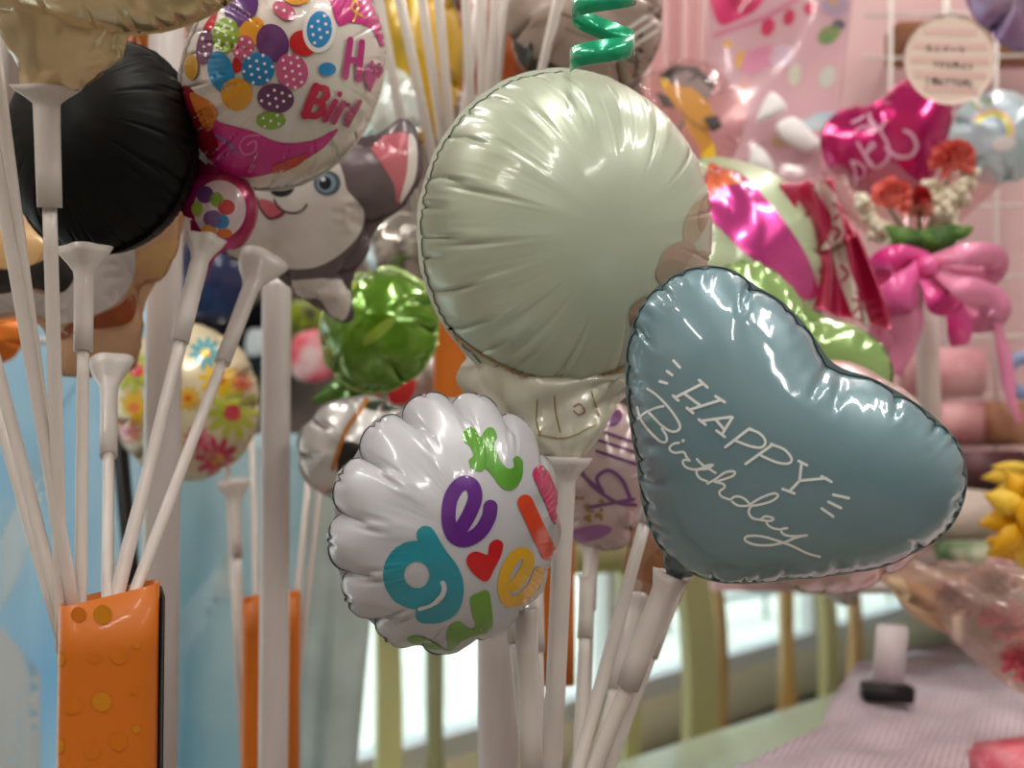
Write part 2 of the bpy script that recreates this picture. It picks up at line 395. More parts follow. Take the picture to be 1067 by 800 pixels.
def cup_stick(parent, top, bot, wcup=17, sleeve=.045, mcup=None, mst=None, rst=.0036, rsl=.0058, bend=0.0, petals=4, hcup=.02):
    """the cup that grips a balloon's tail, its sleeve and the stick. top, bot: (x, y, depth)"""
    a, b = W(*top), W(*bot); ax = (b - a).normalized(); u = ax.cross(FW).normalized(); v = ax.cross(u)
    R = wcup / FPX * top[2]; V = []; F = []; n = 32
    prof = [(-.001, .92), (0, 1.0), (.25, .86), (.5, .62), (.75, .42), (1, rsl / R * 1.02)]
    rings = [(t * hcup, max(r * R, rsl), 1 - t) for t, r in prof] + [(hcup + sleeve * q, rsl * (1 - .04 * q), 0) for q in (.3, .6, 1.0)] + [(hcup + sleeve, rst, 0)]
    for t, r, pt in rings:
        for j in range(n):
            an = 2 * math.pi * j / n; rr = r * (1 + .14 * max(pt, 0) * math.cos(petals * an + .6))
            V.append(a + ax * t + u * (rr * math.cos(an)) + v * (rr * .75 * math.sin(an) if pt > 0 else rr * math.sin(an)))
    k = len(rings)
    for i in range(k - 1):
        for j in range(n): F.append((i * n + j, i * n + (j + 1) % n, (i + 1) * n + (j + 1) % n, (i + 1) * n + j))
    F.append(tuple(range(n))[::-1]); F.append(tuple((k - 1) * n + j for j in range(n)))
    link('cup', V, F, mcup or MATS['white_plastic_cup'], parent)
    L = (b - a).length; t0 = hcup + sleeve - .003
    pts = [a + ax * (t0 + (L - t0) * q / 10) + u * (bend * math.sin(math.pi * q / 10)) for q in range(11)]
    G().tube(pts, rst, 12).link('stick', mst or MATS['white_plastic_stick'], parent)
def sheet(quad, nu, nv, fn, th=.0012):
    """a bent panel: quad = four (x, y, depth) corners (top-first, clockwise), fn(u, v) = push towards the camera"""
    a, b, c, d = [W(*q) for q in quad]; V = []; F = []
    for k in (0, 1):
        for i in range(nv + 1):
            for j in range(nu + 1):
                u, v = j / nu, i / nv; p = (a * (1 - u) + b * u) * (1 - v) + (d * (1 - u) + c * u) * v
                V.append(p - FW * (fn(u, v) - k * th))
    o = (nu + 1) * (nv + 1); ix = lambda i, j: i * (nu + 1) + j
    for i in range(nv):
        for j in range(nu):
            q = (ix(i, j), ix(i, j + 1), ix(i + 1, j + 1), ix(i + 1, j)); F.append(q[::-1]); F.append(tuple(o + t for t in q))
    for i in range(nv):
        for j in (0, nu): F.append((ix(i, j), ix(i + 1, j), o + ix(i + 1, j), o + ix(i, j)))
    for j in range(nu):
        for i in (0, nv): F.append((ix(i, j), ix(i, j + 1), o + ix(i, j + 1), o + ix(i, j)))
    return V, F
class Plate(Balloon):
    """a printed sheet or panel: takes the same marks as a balloon"""
    def __init__(s, V, F):
        s.P = np.array([tuple(v) for v in V]); s.F = F; s.bvh = BVHTree.FromPolygons([tuple(v) for v in V], F)
        s.g = G(); s.g.add(V, F, 0); s.mats = [None, None, None]
# ---------------------------------------------------------------- shared finishes
mat('white_plastic_cup', '#d2c9c4', .35, 0, .3); mat('white_plastic_stick', '#d9d0ca', .38, 0, .3, bump=(.15, 60))
SEAM = mat('seam_ink', '#23282a', .4)
CLIP = foil('clear_lip', '#d8d8d2', .5, .2)

aa = np.linspace(0, 2 * math.pi, 480, endpoint=False)
CIRC = np.stack([np.cos(aa), np.sin(aa)], -1)
SCAL = CIRC * (1 + .04 * np.abs(np.sin(aa * 6.5 + .4)) ** .8)[:, None]
hh = [(0, -.86), (.34, -.76), (.72, -.44), (.99, -.06), (1.06, .26), (.98, .53), (.79, .71), (.52, .79), (.25, .80)]
HEART = crom(hh + [(0, .77)] + [(-x, y) for x, y in hh[:0:-1]], 14)
S_ROUND = inflate_round(CIRC, N=240, seed=1)
S_ROUND2 = inflate_round(CIRC, N=144, M=22, seed=5, smooth=.02)
S_SCAL = inflate_round(SCAL, N=208, seed=3, smooth=.01)
S_HEART = inflate(HEART, h=.026, smooth=.003, inner=.03, sym=.1, seed=2, rimk=.12, nz=.004)
S_HEART2 = inflate(HEART, h=.055, seed=4)

# ---------------------------------------------------------------- sage round balloon
r = root('foil_balloon', W(575, 860, .70), 'large pale sage-green round foil balloon with faded flowers along its rim', 'balloon')
b = Balloon(S_ROUND, (436, 74, 743, 408), .73, yaw=20, pitch=-6, roll=25)
GOLD = '#a8782a'
b.stroke([(448, 315), (458, 332), (478, 352), (505, 371), (538, 387), (566, 394), (600, 397), (635, 388), (668, 374)], 2.6, GOLD, 2)
for i, (x, y, rx, ry, ro, c) in enumerate([(724, 232, 24, 11, -72, '#b3a48c'), (733, 222, 20, 6, -80, '#a58d74'), (706, 272, 24, 17, -50, '#b49a88'), (700, 285, 17, 15, 0, '#a3957f'), (724, 285, 12, 26, 20, '#b7a893'),
      (716, 296, 9, 13, 30, '#9c7e70'), (672, 324, 19, 14, -40, '#a08a72'), (688, 310, 13, 9, -30, '#8f8570'), (664, 336, 8, 8, 0, '#8c6f5e')]):
    b.oval(x, y, rx, ry, ro, c, i * .5)
b.build(r, foil('sage_foil', '#bac4ae', .18, .4, .6, coat_rough=.12), SEAM, foil('sage_lip', '#e4e8dc', .1, .3))
ob = bulb(r, [(578, 372, 84, .735), (577, 398, 80, .725), (580, 420, 68, .72), (585, 445, 45, .715), (590, 468, 24, .71), (591, 485, 12, .71)], foil('pale_print_foil', '#dedac9', .12, .32, noise=('#c9c5b2', 22)), label='crumpled cream tail with faint gold lines', seed=5, crumple=.34)
p = Plate([ob.matrix_world @ v.co + r.location for v in ob.data.vertices], [list(q.vertices) for q in ob.data.polygons]); k0 = len(p.P); f0 = len(p.F)
for q, c in [([(560, 416), (559, 436), (563, 453)], '#93802c'), ([(578, 412), (580, 434), (584, 450)], '#93802c'), ([(561, 453), (590, 456), (622, 442)], '#a3915a'), ([(616, 408), (624, 434)], '#93802c'), ([(598, 424), (604, 421), (609, 428), (603, 432), (598, 428)], '#9c6a5c')]: p.stroke(q, 1.6, c, 2)
p.mats[0] = p.mats[1] = p.mats[2] = SEAM; p.g.V = p.g.V[k0:]; p.g.F = [tuple(i - k0 for i in f) for f in p.g.F[f0:]]; p.g.M = p.g.M[f0:]; p.g.link('tail_print', p.mats, ob)
cup_stick(r, (590, 476, .71), (572, 870, .70), 25, .26, rst=.0056, rsl=.0066)

# ---------------------------------------------------------------- grey-blue heart
r = root('foil_balloon', W(592, 880, .64), 'grey-blue heart foil balloon reading HAPPY Birthday in white script', 'balloon')
b = Balloon(S_HEART, (654, 279, 1006, 607), .60, yaw=-9, pitch=-9, roll=-37, flange=.0022)
WH = '#f2f6f5'
def T1(pts): return [(655 + x * .15, 360 + y * .15) for x, y in pts]
def T2(pts): return [(765 + x * .2, 430 + y * .2) for x, y in pts]
def T3(pts): return [(650 + x / 2.858, 340 + y / 2.858) for x, y in pts]
for p in ([(220, 248), (268, 262)], [(270, 178), (305, 205)], [(315, 105), (358, 152)], [(492, 240), (548, 290)], [(520, 262), (330, 358)], [(312, 348), (348, 382)], [(392, 335), (505, 420)],
          [(605, 352), (668, 392)], [(640, 378), (425, 445)], [(408, 432), (450, 468)],
          [(490, 512), (535, 548)], [(510, 522), (715, 495)], [(722, 498), (650, 615)], [(612, 590), (668, 632)], [(605, 512), (668, 585)]):
    b.stroke(T1(p), 3.0, WH, 1, smooth=False)
for p in ([(135, 300), (200, 345), (290, 440), (355, 540), (350, 585), (300, 595), (235, 555), (180, 500), (145, 465)], [(70, 505), (130, 460), (190, 432), (245, 420)],
          [(65, 430), (85, 500), (130, 570), (190, 635), (235, 668), (265, 665), (265, 625), (235, 575)]):
    b.stroke(T1(p), 2.7, WH, 1)
b.oval(*T1([(382, 658)])[0], 1.7, 1.7, 0, WH, 1, 1.5)
for p in ([(-45, 178), (78, 82)], [(78, 82), (95, 88)], [(60, 265), (200, 165)], [(192, 162), (215, 172)], [(335, 250), (378, 272)], [(350, 262), (340, 352)], [(455, 330), (505, 358)], [(478, 340), (340, 352)],
          [(340, 352), (290, 405)], [(252, 395), (312, 418)], [(515, 425), (595, 443)], [(490, 462), (555, 494)], [(455, 497), (515, 538)]):
    b.stroke(T2(p), 3.0, WH, 1, smooth=False)
for p in ([(75, 85), (130, 105), (162, 145), (145, 178), (90, 175), (0, 142)], [(195, 165), (260, 190), (297, 235), (285, 262), (225, 258), (140, 222)],
          [(275, 598), (245, 605), (255, 628), (300, 640), (378, 636)], [(378, 636), (320, 648), (260, 672), (190, 686), (110, 684), (58, 662), (70, 640), (140, 640), (215, 660), (300, 690), (380, 728), (445, 746)]):
    b.stroke(T2(p), 2.7, WH, 1)
def T4(pts): return [(690 + x / 7.27, 450 + y / 7.27) for x, y in pts]
for p in ([(130, 80), (85, 90), (58, 125), (95, 155), (165, 150), (185, 185), (210, 215)], [(210, 215), (165, 210), (162, 240), (190, 268), (245, 282), (290, 275), (350, 250), (385, 248)], [(385, 250), (340, 277), (275, 282), (262, 310), (290, 350), (340, 370)], [(265, 203), (300, 240), (355, 275), (405, 308)],
          [(345, 388), (400, 358), (480, 303), (548, 298), (540, 327), (480, 352), (400, 375)], [(400, 375), (460, 390), (475, 415), (435, 450), (450, 485), (515, 510)], [(515, 510), (560, 485), (620, 500), (660, 550), (580, 555), (530, 525)], [(660, 550), (740, 500), (840, 463), (878, 480), (830, 520), (740, 547), (680, 555)],
          [(675, 555), (655, 600), (680, 645), (740, 660), (780, 635), (842, 650), (820, 670), (740, 662)], [(790, 675), (800, 700), (840, 725), (900, 735)]):
    b.stroke(T4(p), 2.5, WH, 1)
b.oval(*T4([(160, 66)])[0], 1.7, 1.7, 0, WH, 1, 1.5)
b.build(r, foil('blue_heart_foil', '#71909a', .15, .36, 1.0), SEAM, foil('blue_lip', '#8fa3a6', .5, .2))
bulb(r, [(716, 578, 24, .62), (708, 590, 17, .622), (702, 600, 11, .625), (697, 612, 9, .627)], foil('blue_tail', '#55666b', .4, .22), seed=2, crumple=.2)
cup_stick(r, (700, 598, .628), (588, 880, .64), 19, .05, rst=.0046, rsl=.0074)

# ---------------------------------------------------------------- 'get well'
r = root('foil_balloon', W(556, 880, .66), 'white scallop-edged foil balloon reading get well in coloured letters', 'balloon')
b = Balloon(S_SCAL, (340, 409, 585, 682), .64, yaw=24, pitch=-4, roll=10, flange=.0012)
def K(pts): return [(330 + x / 2.667, 390 + y / 2.667) for x, y in pts]
q = 1 / 2.667
b.stroke(K([(278 + 64 * math.cos(t), 556 + 66 * math.sin(t)) for t in np.linspace(0, 2 * math.pi, 14, endpoint=False)]), 58 * q, '#1f8a9c', 1, closed=True)
b.stroke(K([(303, 446), (335, 500), (368, 545), (382, 590), (372, 640), (340, 662), (300, 664)]), 52 * q, '#1f8a9c', 2)
for w_, pts in ((9, [(350, 578), (354, 592), (348, 612), (330, 632)]), (6, [(334, 628), (312, 642), (286, 650)])): b.stroke(K(pts), w_ * q * 1.5, '#c6c6cb', 3)
b.stroke(K([(402, 425), (425, 385), (440, 340), (428, 306), (398, 306), (372, 345), (366, 400), (378, 445), (410, 460), (450, 440), (476, 400), (482, 368)]), 40 * q, '#5f2380', 1)
b.poly(K([(405, 165), (425, 147), (445, 160), (455, 175), (470, 152), (490, 150), (500, 175), (492, 195), (500, 215), (510, 240), (530, 262), (548, 255), (545, 235), (558, 228), (572, 245), (570, 280), (555, 310), (535, 322), (510, 312), (490, 285), (470, 262), (455, 270), (432, 262), (422, 240), (435, 225), (425, 200), (408, 185)]), '#57962a', 1)
b.poly(K([(250, 735), (280, 725), (310, 735), (345, 755), (362, 762), (360, 720), (370, 695), (395, 685), (415, 700), (425, 705), (440, 700), (425, 625), (445, 608), (475, 600), (485, 640), (488, 700), (470, 718), (430, 728), (400, 742), (380, 762), (350, 766), (290, 755)]), '#6a9a32', 1)
b.stroke(K([(548, 588), (572, 555), (588, 520), (578, 497), (552, 503), (526, 545), (518, 595), (532, 628), (565, 625), (598, 592), (618, 550)]), 32 * q, '#e3ae20', 1)
b.stroke(K([(578, 356), (612, 430), (644, 496)]), 44 * q, '#d8431f', 1); b.stroke(K([(620, 276), (650, 340), (672, 395)]), 44 * q, '#c01a5e', 1)
b.poly(K([(417, 527), (419, 503), (440, 491), (462, 497), (474, 500), (480, 470), (500, 458), (517, 470), (512, 500), (495, 535), (472, 574), (440, 558)]), '#c4141c', 1)
b.build(r, foil('white_foil', '#bdbdc3', .1, .4, .7, coat_rough=.1), SEAM, foil('white_lip', '#c9c9cb', .4, .25))
cup_stick(r, (548, 634, .665), (556, 880, .66), 12, .07, rst=.0042, rsl=.0066, hcup=.03)
# ================================================================ balloons on sticks in the nearest orange tube
TUBE = [(56, 900, .62), (70, 900, .615), (85, 900, .63), (105, 900, .62), (118, 900, .625), (128, 900, .63)]
# gold balloon overhead
r = root('foil_balloon', W(68, 815, .615), 'gold foil balloon with a crumpled tail, highest of the balloons in the nearest orange tube', 'balloon')
b = Balloon(S_ROUND, (-98, -372, 314, 36), .55, yaw=6, pitch=-12, roll=70, flange=.002)
b.build(r, foil('gold_foil', '#e2cb9c', .65, .2, .5), None, None)
bulb(r, [(54, -6, 88, .575), (57, 20, 80, .575), (55, 45, 62, .58), (51, 70, 44, .585), (49, 88, 30, .59), (48, 100, 18, .59)], foil('gold_tail', '#dcc296', .6, .22), seed=9, crumple=.16)
cup_stick(r, (48, 90, .59), into_tube((48, 90, .59), 64, d=.632), 33, .052, rst=.0038, rsl=.0068, hcup=.012)
# black balloon
r = root('foil_balloon', W(92, 815, .62), 'round black foil balloon hanging below the gold balloon', 'balloon')
b = Balloon(S_ROUND, (2, 38, 208, 266), .71, yaw=-8, pitch=10, roll=10, flange=.003)
bk_ = mat('black_foil', '#030202', .55, 0, .05, coat_rough=.3); bk_.node_tree.nodes['Principled BSDF'].inputs['Specular IOR Level'].default_value = .22
b.build(r, bk_, None, None)
cup_stick(r, (88, 258, .68), into_tube((88, 258, .68), 84, d=.645), 26, .045, hcup=.02)
# tan puppy-faced balloon
r = root('foil_balloon', W(106, 815, .63), 'tan animal-face foil balloon with white muzzle and brown patch, behind the black balloon', 'balloon')
PUP = crom([(-70, 160), (60, 190), (195, 170), (205, 235), (190, 282), (168, 300), (166, 345), (150, 385), (110, 396), (66, 394), (52, 350), (10, 335), (-50, 335), (-80, 260)], 10)
pu = PUP * np.array([1, -1]); pu = (pu - pu.mean(0)) / 130
b = Balloon(inflate(pu[::-1] if False else pu, h=.06, seed=6), (-78, 172, 196, 392), .84, thick=.7, flange=.002)
b.poly([(-30, 240), (10, 234), (44, 242), (42, 268), (20, 282), (-30, 280)], '#c9a068', 1); b.poly([(140, 275), (160, 255), (194, 252), (192, 280), (165, 290)], '#c9a068', 1)
b.poly([(-40, 296), (20, 300), (60, 306), (76, 270), (80, 254), (120, 252), (140, 262), (138, 292), (122, 315), (98, 328), (60, 338), (0, 336), (-40, 336)], '#c9c0bd', 2)
b.poly([(-40, 278), (20, 280), (70, 262), (80, 280), (66, 304), (30, 300), (0, 306), (-40, 302)], '#231c1a', 3)
b.poly([(60, 352), (72, 338), (98, 330), (124, 318), (138, 306), (142, 320), (134, 336), (108, 342), (80, 342), (70, 352)], '#8a3f16', 3)
b.build(r, foil('tan_foil', '#c49a78', .2, .35, .5), None, None)
cup_stick(r, (114, 380, .79), into_tube((114, 380, .79), 112, d=.645), 23, .06, hcup=.03, petals=3)
# birthday balloon printed with little balloons
r = root('foil_balloon', W(118, 815, .625), 'round foil balloon printed with small coloured balloons and pink Happy Birthday letters', 'balloon')
b = Balloon(S_ROUND, (188, -44, 402, 197), .74, yaw=26, pitch=-12, roll=130, squash=(-38, .78), flange=.0028)
FU = '#c4247c'
b.poly([(338, -36), (400, -20), (402, 30), (398, 50), (386, 30), (366, 24), (352, 26), (345, 5)], FU, 1); b.stroke([(362, -10), (372, 5), (368, 22)], 2.5, '#d9a03a', 2); b.stroke([(376, -8), (366, 8), (378, 18)], 2, '#d9a03a', 2)
b.poly([(214, 120), (232, 128), (262, 136), (292, 148), (325, 146), (352, 134), (330, 160), (300, 176), (262, 186), (236, 182), (216, 158)], '#cc1f86', 1)
b.poly([(190, 92), (200, 92), (208, 110), (228, 150), (220, 166), (206, 150), (193, 120)], '#8e1328', 2); b.poly([(200, 96), (222, 108), (226, 122), (216, 136), (203, 112)], '#d9813a', 3)
b.poly([(196, -30), (232, -30), (228, 6), (222, 30), (212, 30), (226, 0)], '#c01f2c', 1)
b.stroke([(258, 150), (266, 146), (266, 156), (256, 160), (250, 152), (256, 142), (270, 140)], 2.2, '#e872b4', 3); b.stroke([(226, 140), (240, 150), (246, 160)], 3, '#8c6bb0', 3)
b.poly([(240, 182), (262, 184), (300, 174), (330, 158), (345, 146), (322, 172), (296, 184), (266, 196), (246, 194)], '#e0d2c0', 3); b.poly([(285, 172), (318, 160), (312, 170), (288, 180)], '#cf4a34', 4)
for x, y, rx, ry, ro, c, dt in [(252, 6, 17, 22, 20, '#5a2a72', 0), (262, 34, 12, 17, 30, '#dc962a', 0), (254, 50, 11, 13, 20, '#c2567e', 1), (236, 37, 13.5, 18, 8, '#7d9c22', 1), (214, 49, 8, 19, 10, '#6a2f5c', 1), (284, 45, 16.5, 20, -18, '#64306e', 0),
      (316, 45, 15, 13, 20, '#c8181c', 0), (332, 31, 17, 24, 5, '#e6e0de', 0), (332, 31, 13, 19, 5, '#2386c4', 1), (231, 75, 13, 22, -14, '#1f86be', 0), (269, 72, 17, 17, 20, '#1f7fba', 1), (304, 74, 16, 19, -20, '#cf5c8a', 1), (247, 98, 16, 17, 0, '#dc9a26', 0),
      (287, 102, 19, 15, 10, '#66325e', 1), (282, 125, 15, 9, 0, '#7fa624', 1), (201, 70, 7, 13, 0, '#c4902c', 0), (340, 72, 9, 7, 0, '#2386c4', 0), (296, 12, 13, 8, 35, '#c9527a', 1), (309, -2, 14, 8, 0, '#dc962a', 0)]:
    l = 3 + .2 * (LK := globals().get('LK', 0) + 1); b.oval(x, y, rx, ry, ro, c, l)
    if dt: b.dots(x, y, rx, ry, 8.5, '#ece4ea', l + 1.2, 1.7)
b.poly([(246, 58), (252, 66), (256, 70), (246, 76), (242, 70)], '#bf1a20', 3)
def H4(pts): return [(285 + x / 5.333, y / 5.333) for x, y in pts]
for p, w_, c in (([(418, 222), (390, 425)], 34, '#b81f78'), ([(480, 235), (462, 440)], 34, '#b81f78'), ([(405, 330), (470, 338)], 34, '#b81f78'), ([(535, 350), (518, 465)], 22, '#b84a86'), ([(530, 375), (508, 385), (502, 430), (512, 458)], 20, '#b84a86'), ([(575, 355), (520, 500)], 20, '#b84a86'), ([(575, 370), (595, 385), (570, 425)], 18, '#b84a86'),
      ([(230, 480), (170, 635)], 46, '#bf1446'), ([(235, 482), (285, 490), (292, 530), (262, 556)], 36, '#bf1446'), ([(215, 556), (268, 570), (265, 615), (225, 640), (170, 636)], 36, '#bf1446'), ([(335, 560), (280, 660)], 32, '#b81f62'), ([(360, 516), (358, 522)], 26, '#b81f62'), ([(380, 568), (325, 672)], 32, '#b8326e'), ([(372, 590), (405, 575)], 24, '#b8326e'), ([(470, 560), (400, 690)], 26, '#b84a7a'), ([(430, 600), (395, 640), (400, 675)], 22, '#b84a7a')):
    b.stroke(H4(p), w_ / 5.333, c, 9, smooth=False)
b.build(r, foil('party_foil', '#dcd3cd', .12, .35, .8), mat('seam_grey', '#8c8a86', .3), foil('party_lip', '#e6e2de', .6, .2))
o = bulb(r, [(226, 146, 16, .74), (222, 166, 17, .735), (226, 186, 28, .73), (229, 212, 38, .73), (226, 236, 36, .73), (217, 252, 22, .728), (211, 268, 12, .726), (204, 292, 9, .722)], foil('pink_tail', '#c2267c', .4, .22, 1, noise=('#a51a4e', 30)), seed=12, crumple=.06, label='pink half-filled tail printed with tiny balloons')
tb2 = Plate([o.matrix_world @ v.co + r.location for v in o.data.vertices], [list(p.vertices) for p in o.data.polygons])
for x, y, rx, ry, c in [(229, 218, 27, 30, '#d9c3c9'), (214, 203, 9, 9, '#6a3a78'), (226, 208, 7, 8, '#7a9c2a'), (222, 228, 10, 9, '#6f4a80'), (236, 216, 9, 8, '#bf2420'), (231, 231, 8, 8, '#2b83b8'), (218, 240, 8, 6, '#d9963a'), (234, 243, 8, 5, '#d4702a'), (206, 218, 6, 8, '#a3b84a')]:
    tb2.oval(x, y, rx, ry, 0, c, 1 + (rx < 20))
tb2.g.V = tb2.g.V[len(tb2.P):]; nF = len(tb2.F); off = len(tb2.P)
tb2.g.F = [tuple(q - off for q in f) for f in tb2.g.F[nF:]]; tb2.g.M = tb2.g.M[nF:]; tb2.mats[0] = tb2.mats[1] = tb2.mats[2] = MATS['seam_ink']
tb2.g.link('tail_print', tb2.mats, o)
cup_stick(r, (214, 248, .72), into_tube((214, 248, .72), 121, d=.635), 20, .052, hcup=.022, petals=5)
# husky
r = root('foil_balloon', W(130, 815, .635), 'grey and white husky dog foil balloon with one blue eye showing and tongue out', 'balloon')
HU = crom([(250, 150), (300, 128), (352, 130), (378, 142), (392, 140), (422, 128), (438, 150), (440, 185), (426, 215), (404, 236), (392, 245), (392, 268), (376, 285), (362, 290), (366, 312), (358, 336), (338, 330), (328, 316), (306, 312), (294, 296), (270, 285), (236, 268), (214, 240), (215, 190)], 10)
hu = HU * np.array([1, -1]); hu = (hu - hu.mean(0)) / 118
b = Balloon(inflate(hu, h=.055, seed=8), (212, 124, 440, 336), .87, thick=.62, flange=.002)
b.poly([(236, 262), (214, 236), (218, 196), (262, 190), (300, 186), (318, 175), (348, 166), (358, 182), (362, 198), (378, 218), (376, 240), (358, 262), (330, 278), (300, 280), (262, 274)], '#cfc6c0', 1)
b.poly([(292, 294), (306, 292), (340, 290), (360, 294), (366, 312), (358, 334), (338, 330), (328, 316), (306, 310)], '#cfc6c0', 1)
b.poly([(386, 152), (396, 143), (420, 138), (430, 150), (428, 178), (414, 212), (410, 192), (398, 172)], '#b9606a', 1); b.poly([(426, 140), (434, 152), (432, 186), (416, 212), (424, 178)], '#d8cdc8', 2)
b.oval(341, 191, 14, 13, 0, '#4d5a66', 2); b.oval(340, 191, 10, 10, 0, '#7f97a8', 2.6); b.oval(339, 191, 6.5, 7, 0, '#10141a', 3.2); b.oval(337, 187, 2.4, 2.4, 0, '#e8eaee', 4, 1.5)
b.oval(294, 196, 13, 9, -8, '#15100f', 3); b.poly([(270, 208), (288, 212), (297, 222), (290, 228), (278, 226)], '#c4636e', 3); b.stroke([(268, 206), (272, 218), (282, 228), (296, 222)], 1.8, '#2b2020', 4); b.stroke([(286, 208), (292, 218), (304, 222), (314, 220), (320, 213)], 1.8, '#2b2020', 4)
b.build(r, foil('grey_dog_foil', '#64565a', .2, .35, .5), None, None)
cup_stick(r, (272, 272, .82), into_tube((272, 272, .82), 136, d=.64), 26, .07, hcup=.03, petals=3)
# sticks whose balloons are out of view
LB = 'bare white stick in the nearest orange tube, its balloon out of sight above'
for i, (t, bt) in enumerate([(t, into_tube(t, x, d=d)) for t, x, d in [((-2, 430, .66), 54, .64), ((0, 395, .64), 60, .635), ((-2, 180, .60), 76, .63), ((-10, 20, .62), 70, .642), ((226, 222, .81), 117, .648)]]):
    rr = root('balloon_stick', W(*bt), LB, 'balloon stick', 'bare sticks in the nearest orange tube')
    a, c = W(*t), W(*bt)
    if i < 3 or i == 4: a = a + (a - c) * (1.2 if i < 2 else .3)
    G().tube([a + (c - a) * k / 8 for k in range(9)], .0036, 12).link('stick', MATS['white_plastic_stick'], rr)

# ---------------------------------------------------------------- orange tubes
om = mat('orange_card', '#c9690e', .45, 0, .15); gold_dot = mat('gold_dot', '#d98a1c', .35, .3)
def tube_box(x0, x1, ytop, ybot, d, label, dots=False, panel=False, skew=0):
    w_ = (x1 - x0) / FPX * d; c = W((x0 + x1) / 2, ytop, d); bo = W((x0 + x1) / 2, ybot, d); H = c.z - bo.z; x, y = c.x, c.y + w_ / 2
    rr = root('paper_tube', (x, y, c.z - H), label, 'container')
    g = G(); V = []; F = []; n = 48; th = .0016
    def sup(a, h): # rounded-square section
        ca, sa = math.cos(a), math.sin(a); e = .45
        return h * math.copysign(abs(ca) ** e, ca), h * math.copysign(abs(sa) ** e, sa)
    zt, zb = c.z, c.z - H
    rows = [(zb, 1), (zb + .3 * H, 1), (zt - .03, 1), (zt, 1), (zt, 0), (zt - .1, 0)]
    for z, o_ in rows:
        for j in range(n):
            a = 2 * math.pi * j / n; u, v = sup(a, w_ / 2 - (0 if o_ else th)); az = math.atan2(-x, y); u, v = u * math.cos(az) - v * math.sin(az), u * math.sin(az) + v * math.cos(az); V.append((x + u, y + v, z + (skew * u if z > zt - .02 else 0)))
    for i in range(len(rows) - 1):
        for j in range(n): F.append((i * n + j, i * n + (j + 1) % n, (i + 1) * n + (j + 1) % n, (i + 1) * n + j))
    F.append(tuple(range(n))[::-1]); F.append(tuple((len(rows) - 1) * n + j for j in range(n)))
    p = Plate(V, F)
    if dots:
        for dx, dy, rx, c_ in [(107, 640, 10, 1), (61, 687, 7, 1), (98, 685, 6, 0), (124, 683, 9, 0), (106, 731, 10, 1), (76, 735, 9, 0), (60, 777, 8, 1), (124, 773, 9, 0), (96, 783, 8, 0), (142, 672, 4, 1), (142, 760, 4, 1), (82, 640, 8, 0), (140, 720, 4, 0)]:
            p.oval(dx, dy, rx, rx, 0, gold_dot if c_ else '#d0700f', 1)
    p.build(rr, om, name='tube_body')
    if panel: az = math.atan2(-x, y); Rp = Matrix.Rotation(az, 3, 'Z'); G().box(Vector((x, y, (zt + zb) / 2 - .001)) + Rp @ Vector((w_ / 2 + .0015, .004, 0)), (.0022, w_ * .8, H), Rp, bev=.0005).link('back_panel', mat('black_card', '#0c0c0d', .5), rr, label='thin black card strip along the side')
    return rr
tube_box(45, 147, 625, 2870, .605, 'nearest orange paper tube with gold dots, full of balloon sticks', True, True, .22)
tube_box(246, 307, 626, 1830, 1.06, 'slim orange tube partly hidden by a white pole, holding the flower balloon sticks', skew=.1)
tube_box(450, 497, 262, 560, 1.16, 'orange tube seen between the lime balloon and the sage balloon')
t4 = tube_box(555, 600, 520, 714, 1.2, 'short orange tube behind the sage balloon stick')
hp = W(577, 520, 1.2); G().tube([(hp.x, hp.y + .047, hp.z - .06), (hp.x, hp.y + .047, 2.0), (hp.x, hp.y + .047, 2.8)], .004, 10).link('hanger', MATS['white_plastic_stick'], t4)

# ---------------------------------------------------------------- poles
pm = mat('pole_white', '#cfc6c4', .35, .1, .3)
for x, d, rad, top, lb in [(169, .93, .0150, None, 'white metal pole behind the nearest orange tube'), (287, .985, .0130, 285, 'white metal pole in front of the slim orange tube'), (519, .86, .0157, 560, 'white metal pole rising below the get well balloon')]:
    p = W(x, 480, d); zt = 2.8 if top is None else W(x, top, d).z
    g = G(); g.tube([(p.x, p.y, .012), (p.x, p.y, zt * .5), (p.x, p.y, zt - .012), (p.x, p.y, zt - .002)], [rad, rad, rad, rad * .9], 28)
    rr = root('display_pole', (p.x, p.y, 0), lb, 'pole'); g.link('pole', pm, rr)
    g = G(); g.tube([(p.x, p.y, 0), (p.x, p.y, .008), (p.x, p.y, .014)], [.11, .11, .03], 36); g.link('base_plate', mat('pole_base', '#8d8784', .4, .5), rr)
p = W(132, 540, 1.2)
G().tube([W(119, 400, 1.2), W(141, 640, 1.2), W(237, 1680, 1.2)], .0085, 14).link('black_rod', mat('black_rod', '#0d0d0f', .4)).location
o = bpy.data.objects['black_rod']; tag(o, 'thin leaning black rod behind the tan animal balloon stick', 'rod')

# ================================================================ balloons farther back on the same stands
S_TINY = inflate_round(CIRC, N=96, M=16, seed=11, smooth=.03)
